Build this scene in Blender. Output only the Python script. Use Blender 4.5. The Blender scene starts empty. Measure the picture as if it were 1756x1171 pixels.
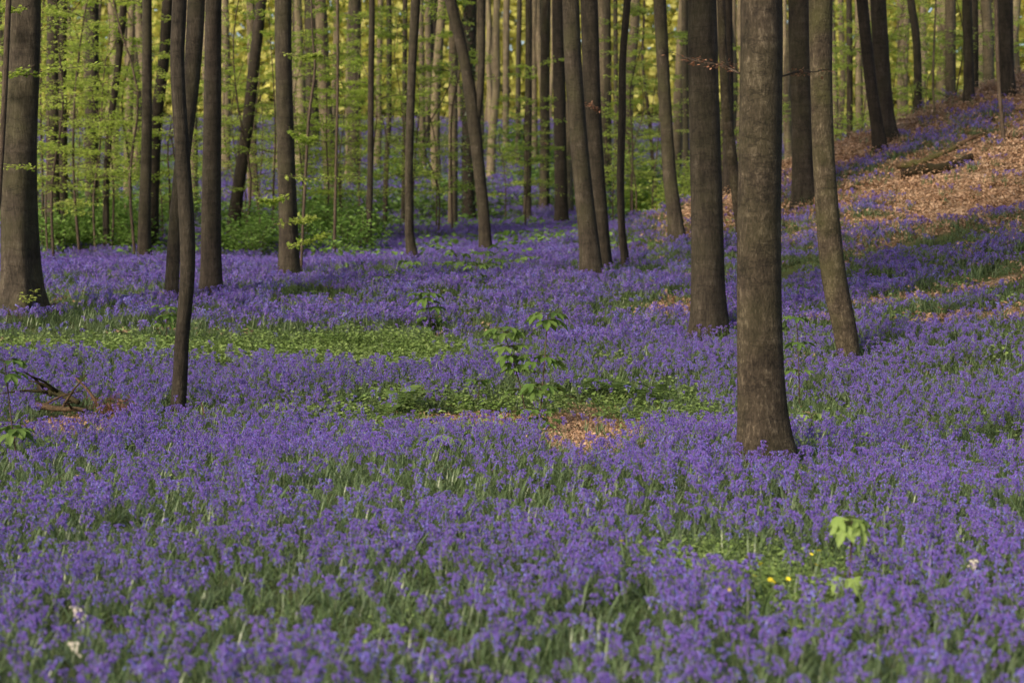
import bpy, math, random
import numpy as np
from math import radians, sin, cos, pi

# ---------------------------------------------------------------- camera, sky, sun, exposure
scene = bpy.context.scene
COL = scene.collection
W0, H0, FPX = 1756.0, 1171.0, 2927.0
CAMZ = 2.0
PITCH = math.atan((H0 / 2 - 430.0) / FPX)

cam_data = bpy.data.cameras.new('camera')
cam = bpy.data.objects.new('camera', cam_data)
COL.objects.link(cam)
cam.location = (0, 0, CAMZ)
cam.rotation_euler = (radians(90) - PITCH, 0, 0)
cam_data.sensor_width = 36.0
cam_data.lens = 36.0 * FPX / W0
cam_data.clip_start = 0.1
cam_data.clip_end = 1500
cam_data.dof.use_dof = True
cam_data.dof.focus_distance = 18.0
cam_data.dof.aperture_fstop = 2.0
scene.camera = cam

SUN_EL, SUN_AZ = radians(33), radians(-134)      # azimuth measured from +Y (view direction) towards +X
world = bpy.data.worlds.new('World')
scene.world = world
world.use_nodes = True
wn = world.node_tree.nodes
wl = world.node_tree.links
for n in list(wn):
    wn.remove(n)
wo = wn.new('ShaderNodeOutputWorld')
wb = wn.new('ShaderNodeBackground')
ws = wn.new('ShaderNodeTexSky')
ws.sky_type = 'NISHITA'
ws.sun_disc = False
ws.sun_elevation = SUN_EL
ws.sun_rotation = SUN_AZ
ws.air_density = 1.0
ws.dust_density = 4.0
ws.ozone_density = 0.6
wb.inputs['Strength'].default_value = 0.15
wl.new(ws.outputs[0], wb.inputs[0])
wl.new(wb.outputs[0], wo.inputs[0])

sd = bpy.data.lights.new('sun', 'SUN')
sun = bpy.data.objects.new('sun', sd)
COL.objects.link(sun)
sd.energy = 3.6
sd.angle = radians(8.0)
sd.color = (1.0, 0.86, 0.66)
sun.rotation_euler = (pi / 2 - SUN_EL, 0, -SUN_AZ + pi)   # the lamp shines along its -Z

vs = scene.view_settings
vs.view_transform = 'Standard'
vs.look = 'None'
vs.gamma = 1.0
vs.use_curve_mapping = False
vs.exposure = 0.6
scene.cycles.max_bounces = 5
scene.cycles.diffuse_bounces = 2
scene.cycles.transmission_bounces = 3
scene.cycles.glossy_bounces = 2
scene.cycles.transparent_max_bounces = 4
scene.cycles.sample_clamp_indirect = 4.0
scene.cycles.use_denoising = True
scene.cycles.adaptive_threshold = 0.01

R = random.Random(7)
NR = np.random.RandomState(11)

# ---------------------------------------------------------------- pixel <-> world helpers
CP, SP = cos(PITCH), sin(PITCH)


def ray(u, v):
    a, b = (u - W0 / 2) / FPX, -(v - H0 / 2) / FPX
    # camera axes in world: right = +X, up = (0, SP, CP), forward = (0, CP, -SP)
    return a, CP + b * SP, -SP + b * CP


def at(u, v, D):
    dx, dy, dz = ray(u, v)
    t = D / dy
    return np.array((dx * t, D, CAMZ + dz * t))


def zrow(v, D):
    return float(at(W0 / 2, v, D)[2])


_ROWS = [(20, 690), (22.5, 628), (25.5, 563), (30, 507), (35, 470), (40, 447), (50, 412), (60, 385), (80, 332),
         (100, 285), (130, 215), (160, 165), (220, 90)]
_BD = np.array([-60, 0, 12, 17] + [d for d, v in _ROWS] + [320], float)
_BZ = np.array([0, 0, 0, 0.02] + [zrow(v, d) for d, v in _ROWS] + [zrow(90, 220) + 10], float)
_fine = np.linspace(-60, 320, 3801)
_fz = np.interp(_fine, _BD, _BZ)
_k = np.hanning(41); _k /= _k.sum()
_fz = np.convolve(np.pad(_fz, 20, mode='edge'), _k, 'valid')


def _hash(ix, iy, s):
    h = (ix.astype(np.int64) * 374761393 + iy.astype(np.int64) * 668265263 + s * 974634777) & 0xffffffff
    h = ((h ^ (h >> 13)) * 1274126177) & 0xffffffff
    return ((h ^ (h >> 16)) & 0xffff) / 65535.0


def noise(x, y, scale, seed=0):
    x = np.asarray(x, float) / scale
    y = np.asarray(y, float) / scale
    ix, iy = np.floor(x), np.floor(y)
    fx, fy = x - ix, y - iy
    fx, fy = fx * fx * (3 - 2 * fx), fy * fy * (3 - 2 * fy)
    a, b = _hash(ix, iy, seed), _hash(ix + 1, iy, seed)
    c, d = _hash(ix, iy + 1, seed), _hash(ix + 1, iy + 1, seed)
    return (a * (1 - fx) + b * fx) * (1 - fy) + (c * (1 - fx) + d * fx) * fy


def fbm(x, y, scale, seed=0):
    return 0.55 * noise(x, y, scale, seed) + 0.3 * noise(x, y, scale * .47, seed + 5) + 0.15 * noise(x, y, scale * .21, seed + 9)


def bank_p(x, y):
    return 0.885 * x + 0.465 * y


def ground_z(x, y):
    x = np.asarray(x, float)
    y = np.asarray(y, float)
    b = np.interp(y, _fine, _fz)
    bank = 3.0 + 0.42 * (bank_p(x, y) - 23.2)
    over = np.maximum(y - 41.5 - 0.05 * x, 0)
    bank = bank - 0.06 * over * over - 0.12 * over
    bank = np.minimum(bank, 9 + 0.1 * (bank - 9))
    k = 0.55
    m = np.maximum(b, bank)
    z = m + k * np.log(np.exp(np.clip((b - m) / k, -30, 0)) + np.exp(np.clip((bank - m) / k, -30, 0)))
    z = z - k * np.log(1 + np.exp(-np.abs(np.clip((b - bank) / k, -30, 30)))) * 0.35
    near = np.clip((y - 4) / 10, 0, 1)
    z = z + near * (0.16 * (noise(x, y, 2.3, 3) - 0.5) + 0.34 * (noise(x, y, 6.5, 4) - 0.5))
    far = np.clip((y - 45) / 30, 0, 1)
    z = z + far * 1.1 * (noise(x, y, 17, 8) - 0.5)
    return z


def gz(x, y):
    return float(ground_z(x, y))


_DS = np.concatenate([np.arange(5, 45, 0.05), np.arange(45, 230, 0.25)])


def hit(u, v):
    dx, dy, dz = ray(u, v)
    t = _DS / dy
    d = CAMZ + dz * t - ground_z(dx * t, _DS)
    idx = np.where(d < 0)[0]
    D = float(_DS[idx[0]]) if len(idx) else 150.0
    return np.array((dx * D / dy, D, gz(dx * D / dy, D)))


def proj(P):
    P = np.asarray(P, float)
    y, z = P[..., 1], P[..., 2] - CAMZ
    f = y * CP - z * SP
    up = y * SP + z * CP
    return W0 / 2 + FPX * P[..., 0] / f, H0 / 2 - FPX * up / f


# ---------------------------------------------------------------- materials
def mat(name, build, translucent=None):
    m = bpy.data.materials.new(name)
    m.use_nodes = True
    nt = m.node_tree
    for n in list(nt.nodes):
        nt.nodes.remove(n)
    build(nt)
    return m


def N(nt, typ, **kw):
    n = nt.nodes.new(typ)
    for k, v in kw.items():
        if k in n.inputs.keys() if not k.startswith('_') else False:
            n.inputs[k].default_value = v
        else:
            setattr(n, k.lstrip('_'), v)
    return n


def ramp(nt, fac, stops):
    r = nt.nodes.new('ShaderNodeValToRGB')
    el = r.color_ramp.elements
    while len(el) < len(stops):
        el.new(0.5)
    for e, (p, c) in zip(el, stops):
        e.position = p
        e.color = (*c, 1)
    nt.links.new(fac, r.inputs[0])
    return r.outputs[0]


def leaf_mat(name, cols, trans=0.45, rough=0.55, spec=0.25, tcols=None, noise_scale=6.0, tint=1.0):
    """foliage: colour varies from copy to copy and along the blade; some light passes through"""
    def b(nt):
        L = nt.links
        oi = N(nt, 'ShaderNodeObjectInfo')
        geo = N(nt, 'ShaderNodeNewGeometry')
        tc = N(nt, 'ShaderNodeTexCoord')
        nz = N(nt, 'ShaderNodeTexNoise')
        nz.inputs['Scale'].default_value = noise_scale
        L.new(tc.outputs['Object'], nz.inputs['Vector'])
        ad = N(nt, 'ShaderNodeMath', operation='ADD')
        L.new(oi.outputs['Random'], ad.inputs[0])
        L.new(geo.outputs['Random Per Island'], ad.inputs[1])
        mu = N(nt, 'ShaderNodeMath', operation='MULTIPLY_ADD')
        L.new(ad.outputs[0], mu.inputs[0])
        mu.inputs[1].default_value = 0.36
        sc = N(nt, 'ShaderNodeMath', operation='MULTIPLY')
        L.new(nz.outputs['Fac'], sc.inputs[0])
        sc.inputs[1].default_value = 0.3
        L.new(sc.outputs[0], mu.inputs[2])
        n = len(cols)
        col = ramp(nt, mu.outputs[0], [(i / (n - 1), c) for i, c in enumerate(cols)])
        bs = N(nt, 'ShaderNodeBsdfPrincipled')
        bs.inputs['Roughness'].default_value = rough
        bs.inputs['Specular IOR Level'].default_value = spec
        L.new(col, bs.inputs['Base Color'])
        out = N(nt, 'ShaderNodeOutputMaterial')
        if trans > 0:
            tr = N(nt, 'ShaderNodeBsdfTranslucent')
            if tcols:
                tcol = ramp(nt, mu.outputs[0], [(i / (len(tcols) - 1), c) for i, c in enumerate(tcols)])
                L.new(tcol, tr.inputs['Color'])
            else:
                L.new(col, tr.inputs['Color'])
            mx = N(nt, 'ShaderNodeMixShader')
            mx.inputs[0].default_value = trans
            L.new(bs.outputs[0], mx.inputs[1])
            L.new(tr.outputs[0], mx.inputs[2])
            L.new(mx.outputs[0], out.inputs[0])
        else:
            L.new(bs.outputs[0], out.inputs[0])
    return mat(name, b)


def bark_mat(name, dark, mid, pale, green, green_amt=0.35, zs=0.22):
    def b(nt):
        L = nt.links
        tc = N(nt, 'ShaderNodeTexCoord')
        oi = N(nt, 'ShaderNodeObjectInfo')
        mp = N(nt, 'ShaderNodeMapping')
        mp.inputs['Scale'].default_value = (1, 1, zs)
        L.new(tc.outputs['Object'], mp.inputs['Vector'])
        n1 = N(nt, 'ShaderNodeTexNoise')
        n1.inputs['Scale'].default_value = 7
        n1.inputs['Detail'].default_value = 8
        n1.inputs['Roughness'].default_value = 0.68
        L.new(mp.outputs[0], n1.inputs['Vector'])
        n2 = N(nt, 'ShaderNodeTexNoise')           # fine vertical grain
        n2.inputs['Scale'].default_value = 42
        n2.inputs['Detail'].default_value = 5
        n2.inputs['Roughness'].default_value = 0.75
        L.new(mp.outputs[0], n2.inputs['Vector'])
        mp2 = N(nt, 'ShaderNodeMapping')            # horizontal wrinkles of beech bark
        mp2.inputs['Scale'].default_value = (1.2, 1.2, 9)
        L.new(tc.outputs['Object'], mp2.inputs['Vector'])
        n3 = N(nt, 'ShaderNodeTexNoise')
        n3.inputs['Scale'].default_value = 1.6
        n3.inputs['Detail'].default_value = 4
        L.new(mp2.outputs[0], n3.inputs['Vector'])
        n4 = N(nt, 'ShaderNodeTexNoise')            # big patches of algae
        n4.inputs['Scale'].default_value = 1.7
        n4.inputs['Detail'].default_value = 3
        L.new(tc.outputs['Object'], n4.inputs['Vector'])
        a = N(nt, 'ShaderNodeMath', operation='MULTIPLY_ADD')
        L.new(n2.outputs['Fac'], a.inputs[0])
        a.inputs[1].default_value = 0.55
        a2 = N(nt, 'ShaderNodeMath', operation='MULTIPLY_ADD')
        L.new(n1.outputs['Fac'], a2.inputs[0])
        a2.inputs[1].default_value = 0.62
        L.new(a2.outputs[0], a.inputs[2])
        a3 = N(nt, 'ShaderNodeMath', operation='MULTIPLY_ADD')
        L.new(n3.outputs['Fac'], a3.inputs[0])
        a3.inputs[1].default_value = 0.22
        a3.inputs[2].default_value = -0.22
        L.new(a3.outputs[0], a2.inputs[2])
        col = ramp(nt, a.outputs[0], [(0.34, dark), (0.52, mid), (0.68, pale)])
        g = N(nt, 'ShaderNodeMapRange')
        g.inputs[1].default_value = 0.42
        g.inputs[2].default_value = 0.7
        gm = N(nt, 'ShaderNodeMath', operation='MULTIPLY_ADD')
        L.new(oi.outputs['Random'], gm.inputs[0])
        gm.inputs[1].default_value = 1.3 * green_amt
        gm.inputs[2].default_value = 0.35 * green_amt
        L.new(gm.outputs[0], g.inputs[4])
        L.new(n4.outputs['Fac'], g.inputs[0])
        mx = N(nt, 'ShaderNodeMix', data_type='RGBA')
        L.new(g.outputs[0], mx.inputs[0])
        L.new(col, mx.inputs[6])
        mx.inputs[7].default_value = (*green, 1)
        # scars and wrinkles that ring the trunk here and there
        mp3 = N(nt, 'ShaderNodeMapping')
        mp3.inputs['Scale'].default_value = (1.0, 1.0, 2.6)
        L.new(tc.outputs['Object'], mp3.inputs['Vector'])
        n5 = N(nt, 'ShaderNodeTexNoise')
        n5.inputs['Scale'].default_value = 1.5
        n5.inputs['Detail'].default_value = 5
        n5.inputs['Roughness'].default_value = 0.6
        L.new(mp3.outputs[0], n5.inputs['Vector'])
        ab = N(nt, 'ShaderNodeMath', operation='SUBTRACT')
        L.new(n5.outputs['Fac'], ab.inputs[0])
        ab.inputs[1].default_value = 0.47
        ab2 = N(nt, 'ShaderNodeMath', operation='ABSOLUTE')
        L.new(ab.outputs[0], ab2.inputs[0])
        ck = N(nt, 'ShaderNodeMapRange')
        ck.inputs[1].default_value = 0.002
        ck.inputs[2].default_value = 0.016
        ck.inputs[3].default_value = 0.55
        ck.inputs[4].default_value = 0.0
        L.new(ab2.outputs[0], ck.inputs[0])
        vo = N(nt, 'ShaderNodeTexVoronoi')           # crusts of pale lichen
        vo.inputs['Scale'].default_value = 34
        L.new(mp.outputs[0], vo.inputs['Vector'])
        ls = N(nt, 'ShaderNodeMapRange')
        ls.inputs[1].default_value = 0.12
        ls.inputs[2].default_value = 0.3
        ls.inputs[3].default_value = 0.32
        ls.inputs[4].default_value = 0.0
        L.new(vo.outputs['Distance'], ls.inputs[0])
        lm = N(nt, 'ShaderNodeMath', operation='MULTIPLY')
        L.new(ls.outputs[0], lm.inputs[0])
        L.new(n1.outputs['Fac'], lm.inputs[1])
        mxl = N(nt, 'ShaderNodeMix', data_type='RGBA')
        L.new(lm.outputs[0], mxl.inputs[0])
        L.new(mx.outputs[2], mxl.inputs[6])
        mxl.inputs[7].default_value = (*pale, 1)
        mxc = N(nt, 'ShaderNodeMix', data_type='RGBA')
        L.new(ck.outputs[0], mxc.inputs[0])
        L.new(mxl.outputs[2], mxc.inputs[6])
        mxc.inputs[7].default_value = (dark[0] * .6, dark[1] * .6, dark[2] * .6, 1)
        mx = mxc
        hv = N(nt, 'ShaderNodeHueSaturation')
        mr = N(nt, 'ShaderNodeMapRange')
        mr.inputs[3].default_value = 0.75
        mr.inputs[4].default_value = 1.3
        L.new(oi.outputs['Random'], mr.inputs[0])
        L.new(mr.outputs[0], hv.inputs['Value'])
        L.new(mx.outputs[2], hv.inputs['Color'])
        bs = N(nt, 'ShaderNodeBsdfPrincipled')
        bs.inputs['Roughness'].default_value = 0.85
        bs.inputs['Specular IOR Level'].default_value = 0.2
        L.new(hv.outputs[0], bs.inputs['Base Color'])
        bp = N(nt, 'ShaderNodeBump')
        bp.inputs['Strength'].default_value = 1.0
        bp.inputs['Distance'].default_value = 0.04
        L.new(a.outputs[0], bp.inputs['Height'])
        L.new(bp.outputs[0], bs.inputs['Normal'])
        out = N(nt, 'ShaderNodeOutputMaterial')
        L.new(bs.outputs[0], out.inputs[0])
    return mat(name, b)


def ground_mat(name):
    def b(nt):
        L = nt.links
        tc = N(nt, 'ShaderNodeTexCoord')
        at_ = N(nt, 'ShaderNodeAttribute')
        at_.attribute_name = 'litter'
        n1 = N(nt, 'ShaderNodeTexNoise')
        n1.inputs['Scale'].default_value = 3.0
        n1.inputs['Detail'].default_value = 9
        n1.inputs['Roughness'].default_value = 0.7
        L.new(tc.outputs['Object'], n1.inputs['Vector'])
        vo = N(nt, 'ShaderNodeTexVoronoi')
        vo.inputs['Scale'].default_value = 16
        L.new(tc.outputs['Object'], vo.inputs['Vector'])
        soil = ramp(nt, n1.outputs['Fac'], [(0.25, (0.022, 0.02, 0.012)), (0.5, (0.05, 0.06, 0.022)), (0.75, (0.07, 0.1, 0.03))])
        lit = ramp(nt, vo.outputs['Color'], [(0.1, (0.07, 0.045, 0.027)), (0.5, (0.17, 0.11, 0.07)), (0.9, (0.33, 0.24, 0.17))])
        mx = N(nt, 'ShaderNodeMix', data_type='RGBA')
        L.new(at_.outputs['Fac'], mx.inputs[0])
        L.new(soil, mx.inputs[6])
        L.new(lit, mx.inputs[7])
        bs = N(nt, 'ShaderNodeBsdfPrincipled')
        bs.inputs['Roughness'].default_value = 0.95
        bs.inputs['Specular IOR Level'].default_value = 0.1
        L.new(mx.outputs[2], bs.inputs['Base Color'])
        bp = N(nt, 'ShaderNodeBump')
        bp.inputs['Strength'].default_value = 0.8
        bp.inputs['Distance'].default_value = 0.05
        L.new(n1.outputs['Fac'], bp.inputs['Height'])
        L.new(bp.outputs[0], bs.inputs['Normal'])
        out = N(nt, 'ShaderNodeOutputMaterial')
        L.new(bs.outputs[0], out.inputs[0])
    return mat(name, b)


M = {}
M['bark'] = bark_mat('bark', (0.012, 0.0095, 0.007), (0.040, 0.032, 0.023), (0.098, 0.082, 0.062), (0.036, 0.036, 0.015), 0.5)
M['bark_dark'] = bark_mat('bark_dark', (0.013, 0.010, 0.008), (0.036, 0.028, 0.021), (0.075, 0.06, 0.047), (0.03, 0.032, 0.014), 0.3)
M['bark_big'] = bark_mat('bark_big', (0.012, 0.009, 0.006), (0.048, 0.037, 0.025), (0.165, 0.135, 0.095), (0.042, 0.041, 0.015), 0.6, 0.4)
M['bark_far'] = bark_mat('bark_far', (0.055, 0.043, 0.028), (0.135, 0.107, 0.07), (0.25, 0.205, 0.135), (0.12, 0.12, 0.05), 0.3)  # paler than bark: sunlight on the far trunks is put into the colour
M['twig'] = bark_mat('twig', (0.03, 0.022, 0.016), (0.07, 0.05, 0.037), (0.14, 0.11, 0.08), (0.09, 0.085, 0.05), 0.2)
M['rotten'] = bark_mat('rotten', (0.025, 0.015, 0.009), (0.085, 0.05, 0.03), (0.19, 0.12, 0.075), (0.05, 0.055, 0.013), 0.7)
M['moss'] = bark_mat('moss', (0.006, 0.004, 0.002), (0.02, 0.012, 0.007), (0.06, 0.036, 0.02), (0.024, 0.024, 0.006), 0.6)
M['bell'] = leaf_mat('bell', [(0.06, 0.038, 0.21), (0.115, 0.078, 0.36), (0.18, 0.10, 0.41), (0.14, 0.145, 0.51), (0.42, 0.40, 0.78)], 0.28, 0.5, 0.2, noise_scale=3)  # palest blue stop paints bluish highlights into some of the bells
M['blade'] = leaf_mat('blade', [(0.05, 0.09, 0.025), (0.085, 0.135, 0.045), (0.125, 0.18, 0.08), (0.19, 0.245, 0.15)], 0.35, 0.38, 0.5)
M['stem'] = leaf_mat('stem', [(0.06, 0.09, 0.03), (0.09, 0.12, 0.05), (0.075, 0.07, 0.09)], 0.1)
M['beech'] = leaf_mat('beech', [(0.16, 0.24, 0.04), (0.22, 0.31, 0.055), (0.30, 0.37, 0.08), (0.38, 0.42, 0.13)], 0.5, 0.5, 0.2,
                      [(0.30, 0.42, 0.05), (0.38, 0.5, 0.075), (0.46, 0.55, 0.11), (0.52, 0.56, 0.17)])
M['shrub'] = leaf_mat('shrub', [(0.06, 0.13, 0.025), (0.10, 0.19, 0.035), (0.15, 0.25, 0.055), (0.21, 0.30, 0.09)], 0.4, 0.5, 0.3)
M['sycamore'] = leaf_mat('sycamore', [(0.055, 0.105, 0.02), (0.08, 0.145, 0.032), (0.115, 0.185, 0.045), (0.165, 0.23, 0.075)], 0.4, 0.5, 0.3)
M['lime'] = leaf_mat('lime', [(0.15, 0.235, 0.05), (0.2, 0.29, 0.075), (0.27, 0.345, 0.11)], 0.4)
M['herb'] = leaf_mat('herb', [(0.085, 0.15, 0.03), (0.13, 0.205, 0.05), (0.19, 0.26, 0.08), (0.32, 0.37, 0.17)], 0.3)
M['fern'] = leaf_mat('fern', [(0.055, 0.10, 0.025), (0.09, 0.145, 0.04), (0.14, 0.2, 0.06)], 0.4)
M['canopy'] = leaf_mat('canopy', [(0.12, 0.2, 0.03), (0.19, 0.29, 0.04), (0.28, 0.36, 0.06)], 0.5, tcols=[(0.3, 0.4, 0.04), (0.42, 0.5, 0.06), (0.52, 0.56, 0.1)])
M['far'] = leaf_mat('far', [(0.46, 0.47, 0.14), (0.58, 0.56, 0.21), (0.70, 0.65, 0.30)], 0.6, 0.7, 0.1, [(0.55, 0.56, 0.14), (0.66, 0.64, 0.2), (0.75, 0.7, 0.28)], 0.2)  # distant sun glow is put into these pale yellows
M['dead'] = leaf_mat('dead', [(0.10, 0.055, 0.03), (0.25, 0.145, 0.082), (0.42, 0.275, 0.175), (0.58, 0.43, 0.31)], 0.2, 0.6, 0.3)
M['russet'] = leaf_mat('russet', [(0.07, 0.03, 0.018), (0.12, 0.055, 0.033), (0.2, 0.1, 0.06)], 0.25)
M['copper'] = leaf_mat('copper', [(0.16, 0.07, 0.04), (0.28, 0.14, 0.085), (0.42, 0.25, 0.17)], 0.3)
M['ivy'] = leaf_mat('ivy', [(0.02, 0.045, 0.018), (0.035, 0.07, 0.025), (0.06, 0.1, 0.045)], 0.15, 0.35, 0.5)
M['yellow'] = leaf_mat('yellow', [(0.85, 0.64, 0.02), (0.9, 0.74, 0.04)], 0.2)
M['cream'] = leaf_mat('cream', [(0.55, 0.5, 0.42), (0.75, 0.7, 0.6)], 0.2)
M['ground'] = ground_mat('woodland_floor')


# ---------------------------------------------------------------- mesh helpers
class Geo:
    def __init__(self):
        self.v, self.f, self.m, self.n = [], [], [], 0

    def add(self, verts, faces, mi=0):
        verts = np.asarray(verts, float).reshape(-1, 3)
        for f in faces:
            self.f.append(tuple(int(i) + self.n for i in f))
        self.m.extend([mi] * len(faces))
        self.v.append(verts)
        self.n += len(verts)

    def mesh(self, name, mats, smooth=False):
        me = bpy.data.meshes.new(name)
        V = np.concatenate(self.v) if self.v else np.zeros((0, 3))
        lens = np.fromiter((len(f) for f in self.f), int, len(self.f))
        loops = np.fromiter((i for f in self.f for i in f), int, int(lens.sum()))
        fill_mesh(me, V, loops, lens)
        for m in mats:
            me.materials.append(m)
        if len(mats) > 1:
            me.polygons.foreach_set('material_index', np.array(self.m, int))
        me.polygons.foreach_set('use_smooth', np.full(len(lens), smooth))
        me.update()
        return me


def fill_mesh(me, V, loops, lens):
    me.vertices.add(len(V))
    me.vertices.foreach_set('co', np.asarray(V, np.float32).ravel())
    me.loops.add(len(loops))
    me.loops.foreach_set('vertex_index', np.asarray(loops, np.int32))
    me.polygons.add(len(lens))
    st = np.concatenate([[0], np.cumsum(lens)[:-1]]) if len(lens) else np.zeros(0)
    me.polygons.foreach_set('loop_start', st.astype(np.int32))
    me.polygons.foreach_set('loop_total', np.asarray(lens, np.int32))
    me.update(calc_edges=True)
    me.validate()


def poly_mesh(name, V, k, m, smooth=False):
    """mesh of unconnected k-gons: V is (n, k, 3)"""
    me = bpy.data.meshes.new(name)
    n = len(V)
    fill_mesh(me, V.reshape(-1, 3), np.arange(n * k), np.full(n, k))
    me.materials.append(m)
    me.polygons.foreach_set('use_smooth', np.full(n, smooth))
    return me


def obj(name, me, parent=None, loc=None, rot=None, scl=None):
    o = bpy.data.objects.new(name, me)
    COL.objects.link(o)
    if parent is not None:
        o.parent = parent
    if loc is not None:
        o.location = [float(c) for c in loc]
    if rot is not None:
        o.rotation_euler = [float(c) for c in rot]
    if scl is not None:
        o.scale = (scl, scl, scl) if not hasattr(scl, '__len__') else scl
    return o


def tag(o, label=None, cat=None, group=None, kind=None):
    if label:
        o['label'] = label
    if cat:
        o['category'] = cat
    if group:
        o['group'] = group
    if kind:
        o['kind'] = kind
    return o


def unit(v):
    return v / (np.linalg.norm(v) + 1e-9)


def spline(P, n):
    """Catmull-Rom through rows of P (positions with extra columns allowed)"""
    P = np.asarray(P, float)
    Q = np.vstack([2 * P[0] - P[1], P, 2 * P[-1] - P[-2]])
    ts = np.linspace(0, len(P) - 1 - 1e-6, n)
    out = []
    for t in ts:
        i = int(t)
        f = t - i
        a, b, c, d = Q[i], Q[i + 1], Q[i + 2], Q[i + 3]
        out.append(0.5 * ((2 * b) + (-a + c) * f + (2 * a - 5 * b + 4 * c - d) * f * f + (-a + 3 * b - 3 * c + d) * f ** 3))
    return np.array(out)


def tube(g, P, rad, sides=8, mi=0, wob=0.0, flare=None, rnd=None):
    """tapered tube along P; wob = relative bumps; flare = (height, amount, lobes) of root swelling at the foot"""
    P = np.asarray(P, float)
    n = len(P)
    T = np.gradient(P, axis=0)
    ref = np.array((0.0, 1.0, 0.0)) if abs(unit(T[0])[1]) < 0.9 else np.array((1.0, 0, 0))
    rnd = rnd or R
    ph = [rnd.random() * 6.28 for _ in range(4)]
    th = np.linspace(0, 2 * pi, sides, endpoint=False)
    V = np.zeros((n, sides, 3))
    s = np.concatenate([[0], np.cumsum(np.linalg.norm(np.diff(P, axis=0), axis=1))])
    for i in range(n):
        t = unit(T[i])
        a = unit(np.cross(ref, t))
        b = np.cross(t, a)
        r = np.full(sides, rad[i])
        if wob:
            r = r * (1 + wob * (0.5 * np.sin(2 * th + ph[0] + 0.35 * s[i]) + 0.35 * np.sin(3 * th + ph[1] - 0.6 * s[i])
                                + 0.3 * np.sin(s[i] * 2.1 + ph[2]) * np.sin(th + ph[3]) + 0.22 * np.sin(5 * th + 1.3 * s[i] + ph[2])))
        if flare:
            fh, fa, fl = flare
            e = math.exp(-max(s[i] - 0.3, 0) / fh)
            r = r * (1 + fa * e * (0.35 + 0.65 * np.maximum(0, np.cos(fl * th / 1.0 + ph[1])) ** 1.5))
        V[i] = P[i] + np.outer(np.cos(th) * r, a) + np.outer(np.sin(th) * r, b)
    F = []
    for i in range(n - 1):
        for j in range(sides):
            k = (j + 1) % sides
            F.append((i * sides + j, i * sides + k, (i + 1) * sides + k, (i + 1) * sides + j))
    F.append(tuple(range(sides))[::-1])
    F.append(tuple((n - 1) * sides + j for j in range(sides)))
    g.add(V.reshape(-1, 3), F, mi)


def quads_leaf(C, A, B, L, Wd, fold=0.0, Nn=None):
    """rhombic leaves as (n,4,3): centre-base C, along A, across B"""
    L = np.asarray(L)[:, None]
    Wd = np.asarray(Wd)[:, None]
    p0 = C
    p1 = C + A * L * 0.45 + B * Wd * 0.5
    p2 = C + A * L
    p3 = C + A * L * 0.45 - B * Wd * 0.5
    if Nn is not None:
        p1 = p1 + Nn * Wd * fold
        p3 = p3 + Nn * Wd * fold
    return np.stack([p0, p1, p2, p3], 1)


def rand_unit(n, rs):
    v = rs.normal(size=(n, 3))
    return v / np.linalg.norm(v, axis=1, keepdims=True)


def leaf_cloud(C, size, rs, flat=0.5, aspect=0.6):
    """random leaves at centres C (n,3); flat -> 1 leaves lie level"""
    n = len(C)
    Nn = rand_unit(n, rs) * (1 - flat)
    Nn[:, 2] = np.abs(Nn[:, 2]) + flat
    Nn /= np.linalg.norm(Nn, axis=1, keepdims=True)
    A = rand_unit(n, rs)
    A -= Nn * (A * Nn).sum(1, keepdims=True)
    A /= np.linalg.norm(A, axis=1, keepdims=True)
    B = np.cross(Nn, A)
    L = size * rs.uniform(0.7, 1.3, n)
    return quads_leaf(C - A * L[:, None] * .5, A, B, L, L * aspect, 0.12, Nn)


# ---------------------------------------------------------------- masks of the woodland floor, in world coordinates
def ellipse(u, v, ru, v_far, v_near):
    c = hit(u, v)
    rx = ru * c[1] / FPX
    ya, yb = hit(u, v_far)[1], hit(u, v_near)[1]
    return c[0], 0.5 * (ya + yb), rx, max(0.15, 0.5 * (ya - yb))


def E(x, y, e, soft=2.0):
    w = min(0.55, 0.5 * e[3])
    y = y + 2.4 * w * (fbm(x, y, 1.1, 15) - .5)
    x = x + 1.2 * w * (fbm(x, y, 0.9, 16) - .5)
    d = ((x - e[0]) / e[2]) ** 2 + ((y - e[1]) / e[3]) ** 2
    return np.clip((1.35 - d) * soft, 0, 1)


def polydist(x, y, pts):
    best = np.full(np.shape(x), 1e9)
    side = np.zeros(np.shape(x))
    for a, b in zip(pts[:-1], pts[1:]):
        ax, ay, bx, by = a[0], a[1], b[0], b[1]
        dx, dy = bx - ax, by - ay
        t = np.clip(((x - ax) * dx + (y - ay) * dy) / (dx * dx + dy * dy), 0, 1)
        ex, ey = x - (ax + t * dx), y - (ay + t * dy)
        d = np.hypot(ex, ey)
        s = np.sign(dx * ey - dy * ex)
        side = np.where(d < best, s, side)
        best = np.minimum(best, d)
    return best, side


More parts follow.
